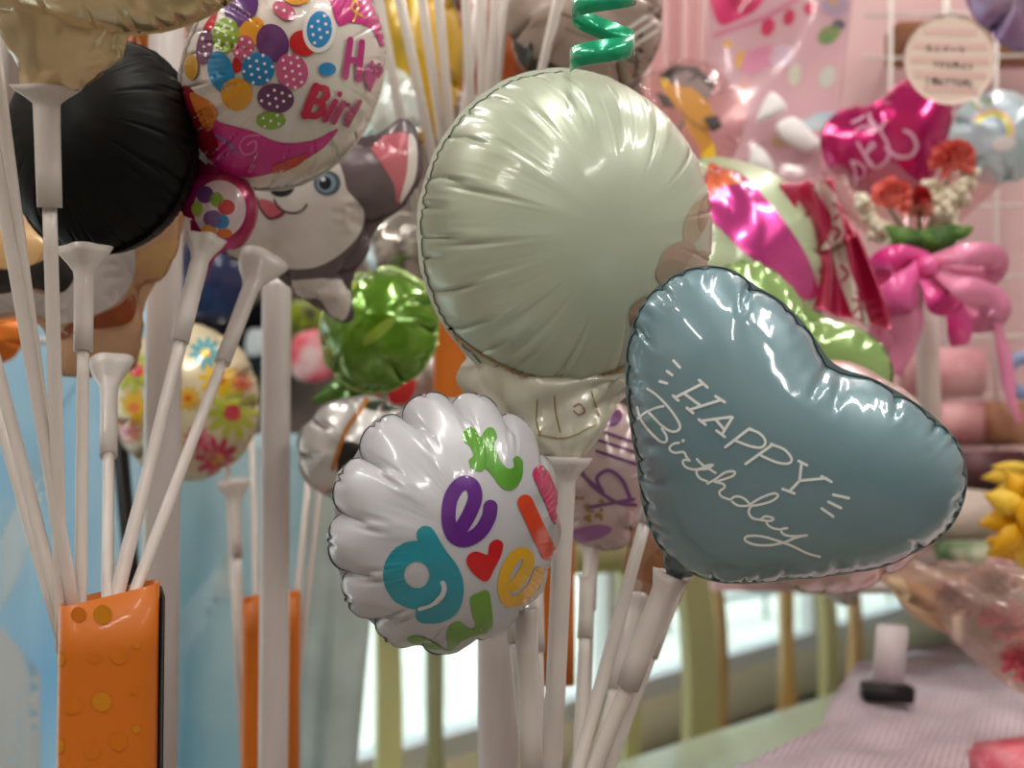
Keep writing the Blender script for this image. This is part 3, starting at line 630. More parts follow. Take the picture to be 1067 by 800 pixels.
# yellow flower-print
r = root('foil_balloon', W(268, 815, 1.075), 'round foil balloon printed with yellow and green daisies behind a white pole', 'balloon')
b = Balloon(S_ROUND2, (117, 338, 270, 500), 1.17, yaw=10, flange=.003)
for i, (x, y, s_, c, cc) in enumerate([(242, 430, 30, '#b3bd3a', '#cf3a4a'), (142, 386, 26, '#a9b53a', '#cf3a4a'), (228, 395, 22, '#e0b41c', '#c8641c'), (214, 368, 18, '#4fa3b0', '#dfae1e'), (252, 398, 12, '#cf6a3a', '#b0322c'), (140, 425, 20, '#e0b41c', '#dc7a3c'), (206, 458, 16, '#d9738c', '#c02a50'), (226, 478, 24, '#c7285a', '#dc922a'), (132, 450, 16, '#e08a7c', '#c8405a'), (196, 415, 14, '#dfae1e', '#c8641c')]):
    for k in range(10):
        a = k * math.pi / 5 + i; b.oval(x + .6 * s_ * math.cos(a), y + .6 * s_ * math.sin(a), .4 * s_, .15 * s_, math.degrees(a), c, 1 + i * .3, 2.5)
    b.oval(x, y, s_ * .32, s_ * .28, 0, cc, 1.4 + i * .3)
b.build(r, foil('flower_foil', '#dccfae', .25, .3, .6), None, None)
cup_stick(r, (243, 500, 1.15), (262, 830, 1.085), 16, .05, hcup=.03)
for (t, bt) in [((234, 440, 1.25), (255, 820, 1.08)), ((262, 440, 1.25), (272, 820, 1.09)), ((342, 440, 1.17), (296, 820, 1.09)), ((327, 450, 1.16), (290, 820, 1.08))]:
    rr = root('balloon_stick', W(*bt), 'thin white stick in the slim orange tube', 'balloon stick', 'sticks in the slim orange tube')
    G().tube([W(*t), W(*bt)], .0038, 10).link('stick', MATS['white_plastic_stick'], rr)
# lime balloon with leaf
r = root('foil_balloon', W(396, 690, 1.2), 'glossy lime-green foil balloon with a leaf beside the sage balloon', 'balloon')
b = Balloon(S_ROUND2, (334, 280, 456, 408), 1.05, yaw=-12, pitch=14, roll=0, flange=.004)
b.oval(395, 345, 6, 22, 50, '#7f9a2c', 1); b.oval(362, 300, 12, 6, -30, '#8fa81e', 1)
b.build(r, foil('lime_foil', '#5d8c14', .45, .18, 1), None, foil('lime_lip', '#a9c47c', .4, .2))
lf = G(); c0 = W(352, 408, 1.06)
for k, (x0, y0, x1, y1, wd) in enumerate([(385, 400, 325, 418, 13), (392, 402, 345, 432, 12)]):
    a, c = W(x0, y0, 1.06), W(x1, y1, 1.06 - .01 * k); pts = [a + (c - a) * t / 10 for t in range(11)]; sd = (c - a).normalized().cross(FW)
    lf.ribbon(pts, [sd * (wd / FPX * 1.06 * math.sin(math.pi * min(.97, .06 + t / 10.5)) + .001) for t in range(11)], .004)
lf.link('leaf', foil('leaf_foil', '#4f7f1c', .3, .25, 1), r)
G().tube([W(398, 402, 1.06), W(430, 560, 1.16)], .0036, 10).link('stick', MATS['white_plastic_stick'], r)
# white ball with amber band and black patch
r = root('foil_balloon', W(352, 690, 1.1), 'pearly white foil balloon with an amber band and black patch behind get well', 'balloon')
b = Balloon(S_ROUND2, (311, 414, 440, 524), .97, yaw=14, pitch=-5, roll=40, flange=.003)
b.poly([(356, 462), (380, 466), (378, 484), (362, 492), (352, 496)], '#141312', 1); b.poly([(384, 418), (420, 418), (430, 426), (392, 428), (380, 424)], '#1d2a14', 1); b.oval(400, 438, 9, 3.5, -12, '#23282a', 1)
b.stroke([(386, 408), (378, 424), (362, 446), (354, 466), (347, 488)], 4.5, '#b06a1c', 2)
b.build(r, foil('pearl_foil', '#cfcbc9', .35, .26, .8), None, None)
G().tube([W(366, 520, .98), W(452, 630, .95)], .0036, 10).link('stick', MATS['white_plastic_stick'], r)
# silver crumpled, grey, white glimpses
def plain(box, d, m, label, seed_sh=None, yaw=0, pitch=0, roll=0, sb=None, rr_=None):
    r = root('foil_balloon', W((box[0] + box[2]) / 2, box[3] + 120, d + .05), label, 'balloon')
    b = Balloon(seed_sh or S_TINY, box, d, yaw, pitch, roll, flange=.003)
    if rr_: rr_(b)
    b.build(r, m, None, None)
    cx, cy = (box[0] + box[2]) / 2, (box[1] + box[3]) / 2; e = W(cx, cy, d)
    G().tube([e, Vector((e.x, 2.199, e.z + .02))], .0036, 10).link('stick', MATS['white_plastic_stick'], r)
    return r
plain((380, 222, 452, 300), 1.16, foil('silver_foil', '#b9b3ac', .9, .2), 'crumpled silver foil balloon between the husky and the sage balloon', yaw=-20)
plain((412, 362, 470, 446), 1.24, foil('grey_pearl', '#a9a4a2', .4, .3), 'small grey pearl balloon below the lime balloon', yaw=20)
plain((372, 72, 440, 160), 1.28, foil('white_teal', '#dfe8e4', .5, .22, noise=('#cfe3dc', 8)), 'shiny white and teal balloon behind the bare sticks')
plain((128, -40, 196, 62), 1.05, foil('orange_foil', '#d9761a', .35, .25), 'orange foil balloon peeping from behind the gold balloon')
plain((392, -40, 482, 152), 1.34, foil('yellow_foil', '#d6a70e', .1, .3, .5, noise=('#93800f', 9)), 'yellow foil balloon behind the fan of bare sticks')
plain((470, -60, 560, 150), 1.5, foil('rust_foil', '#a34c0c', .1, .35, .4, noise=('#5c120a', 7)), 'rust-orange foil balloon behind the bare sticks')
plain((-60, 315, 26, 380), 1.2, foil('orange_foil'  , '#d9761a', .35, .25), 'small orange balloon below the tan animal balloon')
def cat(b):
    b.poly([(536, 62), (532, 40), (540, 44), (548, 50), (554, 44), (556, 62), (548, 74), (538, 72)], '#2a2220', 1); b.poly([(534, 82), (548, 64), (566, 62), (584, 70), (600, 78), (560, 100), (540, 100)], '#2e2624', 2)
    b.stroke([(590, 30), (620, 40), (600, 20)], 3, '#8a766e', 1); b.stroke([(585, 14), (610, 24)], 2, '#5f4a42', 1)
    rg = random.Random(4)
    for k in range(16): b.oval(655 + rg.uniform(0, 24), 30 + rg.uniform(0, 54), rg.uniform(2, 5), rg.uniform(1.5, 4), rg.uniform(0, 180), '#4a3430', 1)
    for k in range(3): b.stroke([(640, 40 + 12 * k), (660, 26 + 11 * k), (684, 10 + 11 * k)], 4, '#ded6d2', 2)
plain((528, -70, 690, 104), 1.0, foil('cat_foil', '#a59288', .2, .35, .5), 'pale brown foil balloon printed with a dark cat above the sage balloon', S_ROUND2, rr_=cat)
# sticks rising behind the sage balloon
for t, bt in [((383, -60, .95), (456, 330, 1.165)), ((404, -60, .95), (487, 330, 1.165)), ((431, -60, .97), (488, 330, 1.18)), ((452, -60, .96), (486, 330, 1.19)), ((505, -40, 1.0), (456, 330, 1.195)),
              ((483, -60, .93), (500, 330, 1.17)), ((502, -60, .95), (503, 330, 1.185)), ((520, -60, .94), (495, 330, 1.175)), ((534, -60, .96), (490, 330, 1.2)), ((596, -60, .90), (505, 330, 1.195))]:
    rr = root('balloon_stick', W(*bt), 'bare white stick rising above the sage balloon, its balloon out of sight', 'balloon stick', 'bare sticks fanned above the sage balloon')
    G().tube([W(*t), W(*bt)], .0046, 10).link('stick', MATS['white_plastic_stick'], rr)
# green curling ribbon
rr = root('curling_ribbon', W(612, 70, .69), 'shiny green curling ribbon hanging above the sage balloon', 'ribbon')
pts = []; ws = []
for k in range(90):
    q = k / 89 * 2.1; t = q * 2 * math.pi + 3.0
    pts.append(W(627 + 33 * math.cos(t) + 2 * q, 70 + 4 * math.cos(t) + 2 * math.sin(t) - 54 * q, .655 + .019 * math.sin(t))); ws.append((UP + RT * .1 * math.sin(t)).normalized() * .0066)
G().ribbon(pts, ws, .0005).link('curl', mat('green_ribbon', '#12a576', .25, .3, .6), rr)
G().ribbon([pts[-1], pts[-1] + UP * .05 + FW * .1, Vector((pts[-1].x, pts[-1].y + .3, 2.8))], [ws[-1]] * 3, .0005).link('strand', MATS['green_ribbon'], rr)

# ================================================================ behind and between the three big balloons
def stick_balloon(label, sh, box, d, m, tip, bot, wc=18, yaw=0, pitch=0, roll=0, marks=None, thick=1.0, seam=None, sl=.05, flange=.0025, lip=None):
    r = root('foil_balloon', W(*bot), label, 'balloon')
    b = Balloon(sh, box, d, yaw, pitch, roll, thick, flange)
    if marks: marks(b)
    b.build(r, m, seam, lip); cup_stick(r, tip, bot, wc, sl, rst=.0042, rsl=.0058); return r
stick_balloon('pale pink foil balloon mostly hidden behind the blue heart', S_ROUND2, (742, 376, 984, 618), .80, foil('blush_foil', '#d9b3ad', .25, .28, .8, noise=('#e3cfc6', 7)), (712, 590, .80), (598, 900, .72), 14)
stick_balloon('soft green heart foil balloon peeping above the blue heart', S_HEART2, (728, 272, 930, 470), .95, foil('leaf_green_foil', '#8fb06a', .3, .2, 1), (745, 450, .95), (578, 900, .78), 14, roll=-33, yaw=-10, seam=mat('seam_green', '#3d5a28', .4))
def purp(b):
    P_ = '#7a4a80'
    for p in ([(598, 470), (612, 500), (640, 522), (662, 526)], [(628, 512), (622, 498), (634, 490), (648, 500), (656, 518)], [(615, 528), (660, 520)], [(604, 492), (622, 508)]): b.stroke(p, 4, P_, 1)
    for y in (448, 458, 470): b.stroke([(622, y), (664, y + 14)], 3, '#6b2f6a', 1, smooth=False)
    b.oval(640, 436, 7, 10, 40, '#6b2f6a', 1); b.oval(612, 556, 26, 8, -12, '#9a5f9c', 1)
    rg = random.Random(2)
    for k in range(14): b.oval(612 + rg.uniform(-12, 16), 526 + rg.uniform(-8, 16), rg.uniform(1.5, 4), rg.uniform(1.5, 3), 0, '#a07c4a', 1)
stick_balloon('pink-white foil balloon with purple lettering between get well and the blue heart', S_ROUND2, (568, 418, 692, 572), .87, foil('lilac_foil', '#cdb4b4', .25, .28, .8), (616, 566, .87), (604, 900, .74), 12, marks=purp, sl=.035)
def bear(b):
    b.oval(668, 628, 10, 8, 0, '#8a5a3c', 1); b.oval(684, 590, 12, 20, 30, '#a9744e', 1); b.oval(664, 610, 6, 7, 0, '#d9c2b0', 1)
stick_balloon('small brown foil balloon at the lower tip of the blue heart', S_TINY, (652, 536, 716, 640), .83, foil('brown_foil', '#b98a6c', .2, .35, .5), (666, 622, .80), (594, 900, .68), 14, marks=bear, thick=.6, sl=.055)
for t, bt in [((690, 478, .735), (575, 900, .67)), ((612, 600, .80), (598, 900, .72)), ((530, 600, .75), (560, 900, .68)), ((558, 610, .76), (566, 900, .69))]:
    rr = root('balloon_stick', W(*bt), 'bare white stick in the bunch under the big balloons', 'balloon stick', 'bare sticks under the big balloons')
    cup_stick(rr, t, bt, 9, .035, rst=.0042, rsl=.0054, hcup=.01)
# mint candy balloon with pink band and ruffled ends
r = root('foil_balloon', W(745, 640, 1.15), 'mint candy-shaped foil balloon with a pink band and ruffled crimson end', 'balloon')
b = Balloon(S_ROUND2, (640, 164, 860, 400), 1.1, yaw=14, pitch=8, flange=.003)
b.poly([(736, 178), (758, 176), (778, 186), (805, 216), (832, 252), (846, 280), (852, 305), (838, 312), (812, 290), (782, 268), (756, 244), (736, 220)], foil('band_pink', '#d9489a', .7, .22), 1, h=3)
b.poly([(738, 172), (752, 174), (770, 182), (772, 190), (752, 196), (738, 206)], '#d9693c', 2)
b.build(r, foil('mint_foil', '#aebb98', .12, .4, .6), None, None)
fan = G(); cr = foil('crimson_foil', '#b01c4c', .4, .22, 1); wb = foil('white_band', '#cfc6b8', .3, .3)
for part, (pa, pb, nm) in enumerate([([(822, 196), (838, 188), (868, 200), (886, 240), (858, 262)], 0, 0), ([(858, 250), (880, 246), (900, 275), (920, 330), (900, 345)], 0, 0)]):
    pass
def ruffle(quad, d, seed):
    V, F = sheet([(x, y, d + k) for (x, y), k in zip(quad, (0, .03, .02, 0))], 40, 16, lambda u, v: .012 * math.sin(u * 17 + seed + v * 2) * (.3 + u) , .002)
    return Plate(V, F)
for k, (quad, st) in enumerate([([(812, 192), (872, 186), (892, 246), (846, 268)], [(852, 190), (872, 220), (872, 245), (862, 262)]), ([(846, 262), (892, 240), (926, 345), (838, 318)], [(872, 246), (880, 285), (893, 320), (900, 338)])]):
    p = ruffle(quad, 1.06, k * 2); p.stroke(st, 14, '#cfc6b8', 1); 
    p.stroke([(st[1][0] - 3, st[1][1] - 8), (st[1][0] + 4, st[1][1]), (st[1][0] - 2, st[1][1] + 8)], 3, '#a8264e', 2); p.stroke([(st[2][0] - 4, st[2][1] - 8), (st[2][0] + 4, st[2][1] - 4), (st[2][0] - 3, st[2][1] + 6)], 3, '#a8264e', 2)
    p.build(r, cr, name='ruffled_end', label='crimson ruffle with a white lettered stripe')
G().tube([W(745, 390, 1.1), W(560, 900, 1.0)], .004, 10).link('stick', MATS['white_plastic_stick'], r)
# clear balloon printed with a yellow digger
r = root('foil_balloon', W(712, 420, 1.3), 'clear bubble balloon with a yellow and black digger above the candy balloon', 'balloon')
b = Balloon(S_TINY, (652, 62, 776, 186), 1.25, thick=.9, flange=.004)
b.build(r, film('clear_balloon', '#f6e2e2', .10), film('clear_balloon'), film('clear_balloon'))
dg = G(); Y, K_, GL = 0, 1, 2
def slabp(pts, d0, d1, m_):
    n = len(pts); V = [W(x, y, d0) for x, y in pts] + [W(x, y, d1) for x, y in pts]
    dg.add(V, [tuple(range(n)), tuple(range(n, 2 * n))[::-1]] + [(i, (i + 1) % n, n + (i + 1) % n, n + i) for i in range(n)], m_)
slabp([(686, 78), (704, 68), (728, 70), (744, 88), (738, 104), (716, 96), (702, 92)], 1.235, 1.275, K_); slabp([(712, 88), (728, 80), (742, 94), (736, 102), (722, 96)], 1.230, 1.234, GL); slabp([(700, 80), (716, 73), (724, 78), (708, 92)], 1.230, 1.234, GL)
slabp([(688, 80), (702, 88), (722, 92), (736, 104), (748, 126), (740, 136), (724, 128), (712, 116), (696, 108)], 1.222, 1.285, Y); slabp([(734, 122), (748, 120), (752, 132), (742, 138)], 1.218, 1.29, K_); slabp([(706, 108), (736, 132), (744, 150), (748, 176), (736, 176), (728, 152), (716, 134)], 1.225, 1.28, Y); slabp([(684, 96), (696, 100), (704, 112), (690, 112)], 1.22, 1.29, K_)
dg.link('digger', [mat('digger_yellow', '#f2c61e', .4), mat('digger_black', '#2b2725', .4), mat('digger_glass', '#9ba2a6', .2)], r, smooth=False)
G().tube([W(714, 124, 1.29), Vector((W(714, 124, 1.25).x, 1.75, W(714, 124, 1.29).z + .01))], .0036, 10).link('stick', MATS['white_plastic_stick'], r)
# ================================================================ display walls and hangings
def panel(name, x0, x1, y, z0, z1, m):
    o = G().box(((x0 + x1) / 2, y, (z0 + z1) / 2), (x1 - x0, .04, z1 - z0)).link(name, m, smooth=False); o['kind'] = 'structure'; return o
panel('wall_middle', -1.02, .33, 2.22, 1.06, 2.8, mat('taupe_panel', '#6e5f58', .7))
panel('wall_side', .335, 2.38, 1.86, 1.02, 2.8, mat('pink_panel', '#dfbcbe', .7, noise=('#d3adb0', 3)))
def hang(name, quad, fn, m, label, cat, nu=60, nv=30, marks=None, th=.0012, kind=None):
    p = Plate(*sheet(quad, nu, nv, fn, th))
    if marks: marks(p)
    p.mats[0] = m; p.mats[1] = m; p.mats[2] = m
    return tag(p.g.link(name, p.mats), label, cat, kind=kind)
def sheetmat(name, c1, c2, sc):
    m = mat(name, c1, .35, 0, .3, noise=(c2, sc)); nt = m.node_tree; b = nt.nodes['Principled BSDF']; tr = nt.nodes.new('ShaderNodeBsdfTranslucent'); mx = nt.nodes.new('ShaderNodeMixShader'); mx.inputs[0].default_value = .45
    rp = next(n for n in nt.nodes if n.type == 'VALTORGB'); nt.links.new(rp.outputs[0], tr.inputs['Color']); out = next(n for n in nt.nodes if n.type == 'OUTPUT_MATERIAL')
    nt.links.new(b.outputs[0], mx.inputs[1]); nt.links.new(tr.outputs[0], mx.inputs[2]); nt.links.new(mx.outputs[0], out.inputs[0]); return m
wav = lambda a, f, s=0: (lambda u, v: a * math.sin(u * f + s + v * 1.3) + a * .4 * math.sin(u * f * 2.3 + v * 5 + s))
hang('plastic_sheet', [(-130, 318, 1.52), (158, 322, 1.52), (150, 1000, 1.5), (-130, 1000, 1.5)], wav(.012, 13), sheetmat('sky_plastic', '#aadcf6', '#cde9f6', 4), 'sky-blue plastic sheet hanging behind the nearest orange tube', 'plastic sheet', marks=lambda p: (p.poly([(0, 560), (40, 480), (60, 470), (20, 600), (0, 640)], '#c3dbe6', 1, False, 8), p.poly([(-10, 640), (42, 700), (42, 810), (-10, 810)], '#c6cfd2', 1, False, 8)))
hang('plastic_sheet', [(130, 452, 1.6), (322, 452, 1.6), (308, 1000, 1.6), (130, 1000, 1.6)], wav(.010, 9, 2), sheetmat('pale_blue_plastic', '#b4d6e0', '#cadfe4', 5), 'pale grey-blue plastic sheet behind the slim orange tube', 'plastic sheet', marks=lambda p: p.poly([(188, 640), (250, 560), (250, 600), (188, 690)], '#bfd0d2', 1, False, 8))
hang('plastic_sheet', [(296, 470, 1.64), (404, 470, 1.64), (352, 1000, 1.64), (296, 1000, 1.64)], wav(.008, 8, 1), sheetmat('frosted_plastic', '#dfe5e2', '#ccd4d0', 9), 'frosted white plastic sheet between the slim orange tube and get well', 'plastic sheet')
# dark bags behind
def bag(name, pts, d, m, label, cat, dep=.06, bev=.012):
    P = crom(pts, 6); n = len(P); V = []; F = []; c = P.mean(0)
    lay = [(0, .80), (.12, .93), (.3, 1), (.7, 1), (.88, .93), (1, .8)]
    for q, s in lay: V += [W(*(c + (p - c) * s), d + dep * q) for p in P]
    for i in range(len(lay) - 1): F += [(i * n + j, (i + 1) * n + j, (i + 1) * n + (j + 1) % n, i * n + (j + 1) % n) for j in range(n)]
    F += [tuple(range(n)), tuple(range((len(lay) - 1) * n, len(lay) * n))[::-1]]
    return tag(link(name, V, F, m), label, cat)
bag('gift_bag', [(186, 300), (230, 330), (300, 300), (305, 390), (280, 420), (200, 412), (186, 360)], 2.13, foil('black_bag', '#0d0d10', .2, .25), 'black glossy bag hanging below the birthday balloon', 'bag')
bag('gift_bag', [(196, 250), (262, 250), (262, 318), (226, 334), (192, 318)], 2.0, foil('navy_bag', '#101b4a', .2, .3), 'navy blue bag hanging beside the husky stick', 'bag')
bag('gift_bag', [(302, 316), (350, 316), (346, 352), (318, 362), (302, 352)], 2.13, mat('dark_print', '#1d130c', .4, noise=('#8a9a10', 42)), 'small dark bag speckled lime below the husky', 'bag', .03)
bag('gift_bag', [(258, 345), (276, 345), (278, 366), (258, 370)], 2.05, mat('glint_white', '#dfe6ea', .3), 'tiny white patch standing in for a glint beside the white pole', 'bag', .02)  # no bag of its own: a glint among the dark bags, made as white shape
bag('gift_bag', [(306, 352), (340, 345), (352, 376), (338, 396), (306, 392)], 2.05, mat('pink_white_bag', '#d7b8b8', .4, noise=('#d3475c', 26)), 'white and red bag beside the lime balloon', 'bag', .03)
bag('paper_pennant', [(376, 412), (396, 398), (432, 394), (424, 420), (396, 418)], 1.13, mat('red_paper', '#d42c2c', .5), 'bright red paper pennant below the lime balloon', 'pennant', .01)
# wire rack behind the bare sticks
rr = root('wire_rack', W(440, 112, 1.46), 'white wire rack behind the fan of bare sticks', 'rack')
g = G()
for a, b in [((396, 66), (486, 32)), ((396, 82), (486, 110)), ((468, 96), (520, 108)), ((398, 60), (398, 90))]: g.tube([W(*a, 1.46), W(*b, 1.46)], .0035, 8)
g.tube([W(398, 75, 1.46), W(398, 75, 2.199)], .0035, 8); g.tube([W(486, 70, 1.46), W(486, 70, 2.199)], .0035, 8); g.tube([W(486, 32, 1.46), W(486, 110, 1.46)], .0035, 8); g.link('wire_frame', mat('wire_white', '#d9d2cc', .4), rr)
# pink curtain
hang('curtain', [(668, -80, 1.62), (752, -80, 1.62), (742, 330, 1.62), (672, 330, 1.62)], lambda u, v: .014 * math.sin(u * 26) + .006 * math.sin(u * 11 + v), mat('pink_cloth', '#f6d2d2', .8), 'pale pink pleated curtain behind the digger balloon', 'curtain', 80, 12)
# clear pink printed bag
def printed(p):
    rg = random.Random(3)
    p.poly([(742, -20), (800, -20), (790, 8), (770, 20), (748, 24)], '#cf2a68', 1, h=5); p.oval(772, 4, 14, 9, 20, '#b3184e', 2, 4)
    for x, y, rx, ry, ro, c in [(800, 28, 7, 10, 20, '#cf3a64'), (822, 18, 6, 9, 15, '#c8365f'), (844, 9, 7, 7, 10, '#c8365f'), (758, 46, 5, 4, 0, '#d9a03c'), (771, 62, 4, 10, 10, '#dca548'), (790, 62, 20, 12, -30, '#d58aa6'), (815, 58, 14, 12, -20, '#d0b2c4'), (864, 36, 13, 9, -35, '#7f8c5a'), (874, 26, 7, 6, 0, '#5b5560'), (862, 42, 5, 4, 0, '#4e8f5a'), (870, 6, 15, 11, 0, '#a890a8'), (868, 2, 5, 5, 0, '#d9a03c'), (828, 78, 6, 12, 10, '#c9c9b6'), (862, 80, 8, 12, 20, '#b9b7ae'), (845, 130, 26, 6, -5, '#b5c2c8'), (860, 122, 16, 5, -5, '#a5bccb'), (776, 96, 8, 16, 0, '#d29a9a'), (812, 148, 9, 6, 0, '#c8a98c')]: p.oval(x, y, rx, ry, ro, c, 1, 3.5)
    p.stroke([(746, 36), (780, 24), (805, 14), (840, -8)], 5, '#cf7a96', 1)
hang('printed_bag', [(736, -60, 1.50), (896, -60, 1.50), (866, 190, 1.47), (738, 190, 1.47)], lambda u, v: .006 * math.sin(u * 5 + v * 3) + .004 * math.sin(v * 9), mat('pink_film', '#dfb3bd', .18, 0, .6, alpha=.72), 'translucent pink printed bag with crimson dots beside the digger balloon', 'bag', 40, 40, printed, .0015)
for k, (pts, lb) in enumerate([([(804, 96), (818, 108), (816, 118), (790, 127), (793, 112)], 'white paper cone, topmost of three below the printed bag'), ([(810, 128), (828, 122), (846, 138), (856, 152), (840, 158), (822, 150), (810, 138)], 'white paper cone, longest of three below the printed bag'), ([(784, 152), (796, 156), (806, 172), (804, 180), (782, 178)], 'white paper cone, lowest of three below the printed bag')]):
    bag('paper_cone', pts, 1.43, mat('white_paper', '#f0eeee', .6), lb, 'paper cone', .03)
# white wire grid with goods
rr = root('wire_grid', W(1000, 560, 1.72), 'white wire grid hung with goods on the pink display wall', 'wire grid')
g = G()
for x in (928, 984, 1038, 1094): g.tube([W(x, -90, 1.72), W(x, 600, 1.72)], .0032, 8)
for y in (-60, 15, 60, 120, 168, 216, 290, 352, 413, 465, 540): g.tube([W(900, y + 1, 1.725), W(1130, y - 3, 1.725)], .0028, 8)
for x, y in ((928, 60), (1094, 60), (928, 413), (1094, 413)): g.tube([W(x, y, 1.72), W(x, y, 1.86)], .003, 8)
g.link('wire_frame', MATS['wire_white'], rr)
# fuchsia heart on a stick
def love(p):
    def Hh(q): return [(850 + x * .175, 70 + y * .175) for x, y in q]
    for q, w_ in (([(215, 560), (235, 620), (245, 720)], 3.2), ([(230, 560), (290, 600), (280, 660), (245, 660)], 2.6), ([(250, 450), (290, 520), (330, 590), (380, 590), (430, 540), (430, 470), (390, 390), (320, 300)], 2.8), ([(300, 510), (330, 450), (350, 470), (300, 520), (340, 580)], 2.4), ([(420, 480), (480, 530), (560, 530), (600, 470), (570, 400), (530, 380)], 4), ([(320, 280), (330, 350), (380, 370), (410, 320)], 3), ([(220, 330), (260, 310), (290, 290)], 3), ([(240, 380), (290, 350), (320, 380)], 2.5)): p.stroke(Hh(q), w_, '#d9a9c4', 1)
r = root('foil_balloon', W(945, 330, 1.3), 'shiny fuchsia heart foil balloon with white script above the bouquet', 'balloon')
b = Balloon(S_HEART2, (855, 79, 991, 214), 1.33, yaw=-12, pitch=4, roll=20, flange=.003); love(b)
b.build(r, foil('fuchsia_foil', '#c10a6a', .6, .18, 1), None, None)
G().tube([W(948, 212, 1.34), W(946, 330, 1.31)], .0036, 10).link('stick', MATS['white_plastic_stick'], r)
# speech-bubble price tag
r = root('price_tag', W(990, 108, 1.2), 'round pink-striped speech-bubble price tag with handwriting', 'sign')
an = np.linspace(0, 2 * math.pi, 60, endpoint=False); P = [(990 + 48 * math.cos(a), 62 + 47 * math.sin(a)) for a in an if not (.75 < a < 1.12)]
i0 = next(i for i, a in enumerate(an) if a >= .75); P = P[:i0] + [(1016, 112), (1026, 122), (1019, 103)] + P[i0:]
A, T, nb = tri_mesh(np.array(P), 4, np.random.default_rng(0)); n = len(A)
p = Plate([W(x, y, 1.2) for x, y in A] + [W(x, y, 1.203) for x, y in A], [tuple(t) for t in T] + [tuple(t[::-1] + n) for t in T] + [(i, (i + 1) % nb, n + (i + 1) % nb, n + i) for i in range(nb)])
for k in range(5):
    y = 32 + 15 * k; hw = math.sqrt(max(0, 41 ** 2 - (y - 62) ** 2)); p.poly([(990 - hw, y - 3.6), (990 + hw, y - 3.6 + 2), (990 + hw, y + 3.6 + 2), (990 - hw, y + 3.6)], '#dfbab2', 1, False, 4)
def J(pts, cx, cy, s): return [(cx + x * s, cy + y * s) for x, y in pts]
glyph = {'mi': [[(1, 1), (7, 2)], [(1, 4), (7, 5)], [(1, 7), (8, 9)]], 'ni': [[(1, 2), (7, 2)], [(0, 8), (8, 8)]], 'bu': [[(0, 2), (7, 2), (6, 6), (2, 9)], [(8, 0), (9, 1)], [(9.5, 0), (10.5, 1)]], 'bar': [[(0, 5), (8, 5)]], 'ke': [[(2, 0), (0, 5)], [(2, 3), (9, 3)], [(6, 3), (5, 7), (3, 9)]],
  '7': [[(0, 1), (7, 1), (3, 9)]], '0': [[(3, 0), (6, 3), (5, 8), (2, 9), (0, 6), (1, 1), (3, 0)]], 'yen': [[(0, 0), (0, 9)], [(0, 0), (7, 0), (7, 9)], [(0, 4), (7, 4)], [(3.5, 0), (3.5, 4)]], 'yo': [[(4, 0), (4, 8), (1, 8), (2, 6), (7, 9)], [(4, 3), (7, 3)]], 'ri': [[(1, 0), (1, 5)], [(6, 0), (6, 5), (3, 9)]],
  '(': [[(4, 0), (2, 4), (4, 10)]], ')': [[(1, 0), (3, 5), (1, 10)]], 'zei': [[(0, 2), (4, 0)], [(2, 1), (2, 9)], [(0, 4), (4, 4)], [(5, 1), (9, 1), (9, 4), (5, 4), (5, 1)], [(6, 4), (4, 9)], [(8, 4), (8, 9), (10, 8)]], 'komi': [[(3, 2), (6, 5), (3, 7)], [(6, 2), (3, 7)], [(0, 4), (1, 7), (9, 9)]]}
for line, x0, y0, s, st in ((['mi', 'ni', 'bu', 'bar', 'ke'], 965, 47, .78, 8.6), (['7', '0', '0', 'yen', 'yo', 'ri'], 972, 64, .85, 7.2), (['(', 'zei', 'komi', '7', '7', '0', 'yen', ')'], 964, 81, .9, 6.6)):
    for k, c in enumerate(line):
        for q in glyph[c]: p.stroke(J(q, x0 + k * st, y0 + k * .5, s * (.95 if s > .8 else 1) * .85), 1.15, '#3a2a26', 2, False)
p.mats[0] = p.mats[1] = p.mats[2] = mat('tag_card', '#e6cfc2', .6); p.g.link('card', p.mats, r)
G().tube([W(990, 18, 1.201), W(988, 6, 1.21), W(986, -20, 1.3), W(986, -40, 1.72)], .0022, 8).link('hanger', MATS['wire_white'], r)
# pale blue balloon with rainbow
def rain(b):
    b.stroke([(1012, 106), (1018, 112), (1024, 104), (1028, 110), (1034, 104), (1044, 100)], 2.2, '#a8b84a', 1)
    for r_, c in ((22, '#e8c9d4'), (19, '#ecd25a'), (15.5, '#cfd86a'), (12, '#a3b4d9')): b.stroke([(1034 + r_ * math.cos(a), 136 + r_ * math.sin(a)) for a in np.linspace(-2.6, .25, 9)], 3.8, c, 1 + (22 - r_) * .1)
    b.oval(1046, 150, 13, 8, -12, '#e9e2e2', 3)
r = root('foil_balloon', W(1040, 300, 1.4), 'pale blue balloon with a pastel rainbow under the price tag', 'balloon')
b = Balloon(S_TINY, (988, 94, 1092, 192), 1.44, yaw=-6, flange=.003); rain(b); b.build(r, foil('baby_blue_foil', '#bcd0d8', .25, .3, .7), None, None)
G().tube([W(1038, 140, 1.48), W(1038, 140, 1.72)], .0036, 10).link('stick', MATS['white_plastic_stick'], r)
plain_ = root('foil_balloon', W(1090, 60, 1.3), 'purple sparkly foil balloon above the price tag', 'balloon')
b = Balloon(S_TINY, (1004, -110, 1150, 54), 1.32, yaw=-8, flange=.003); b.build(plain_, foil('purple_foil', '#9a83b4', .5, .25, 1, noise=('#b9a3c8', 20)), None, None)
G().tube([W(1070, 0, 1.36), W(1070, 0, 1.72)], .0036, 10).link('stick', MATS['white_plastic_stick'], plain_)
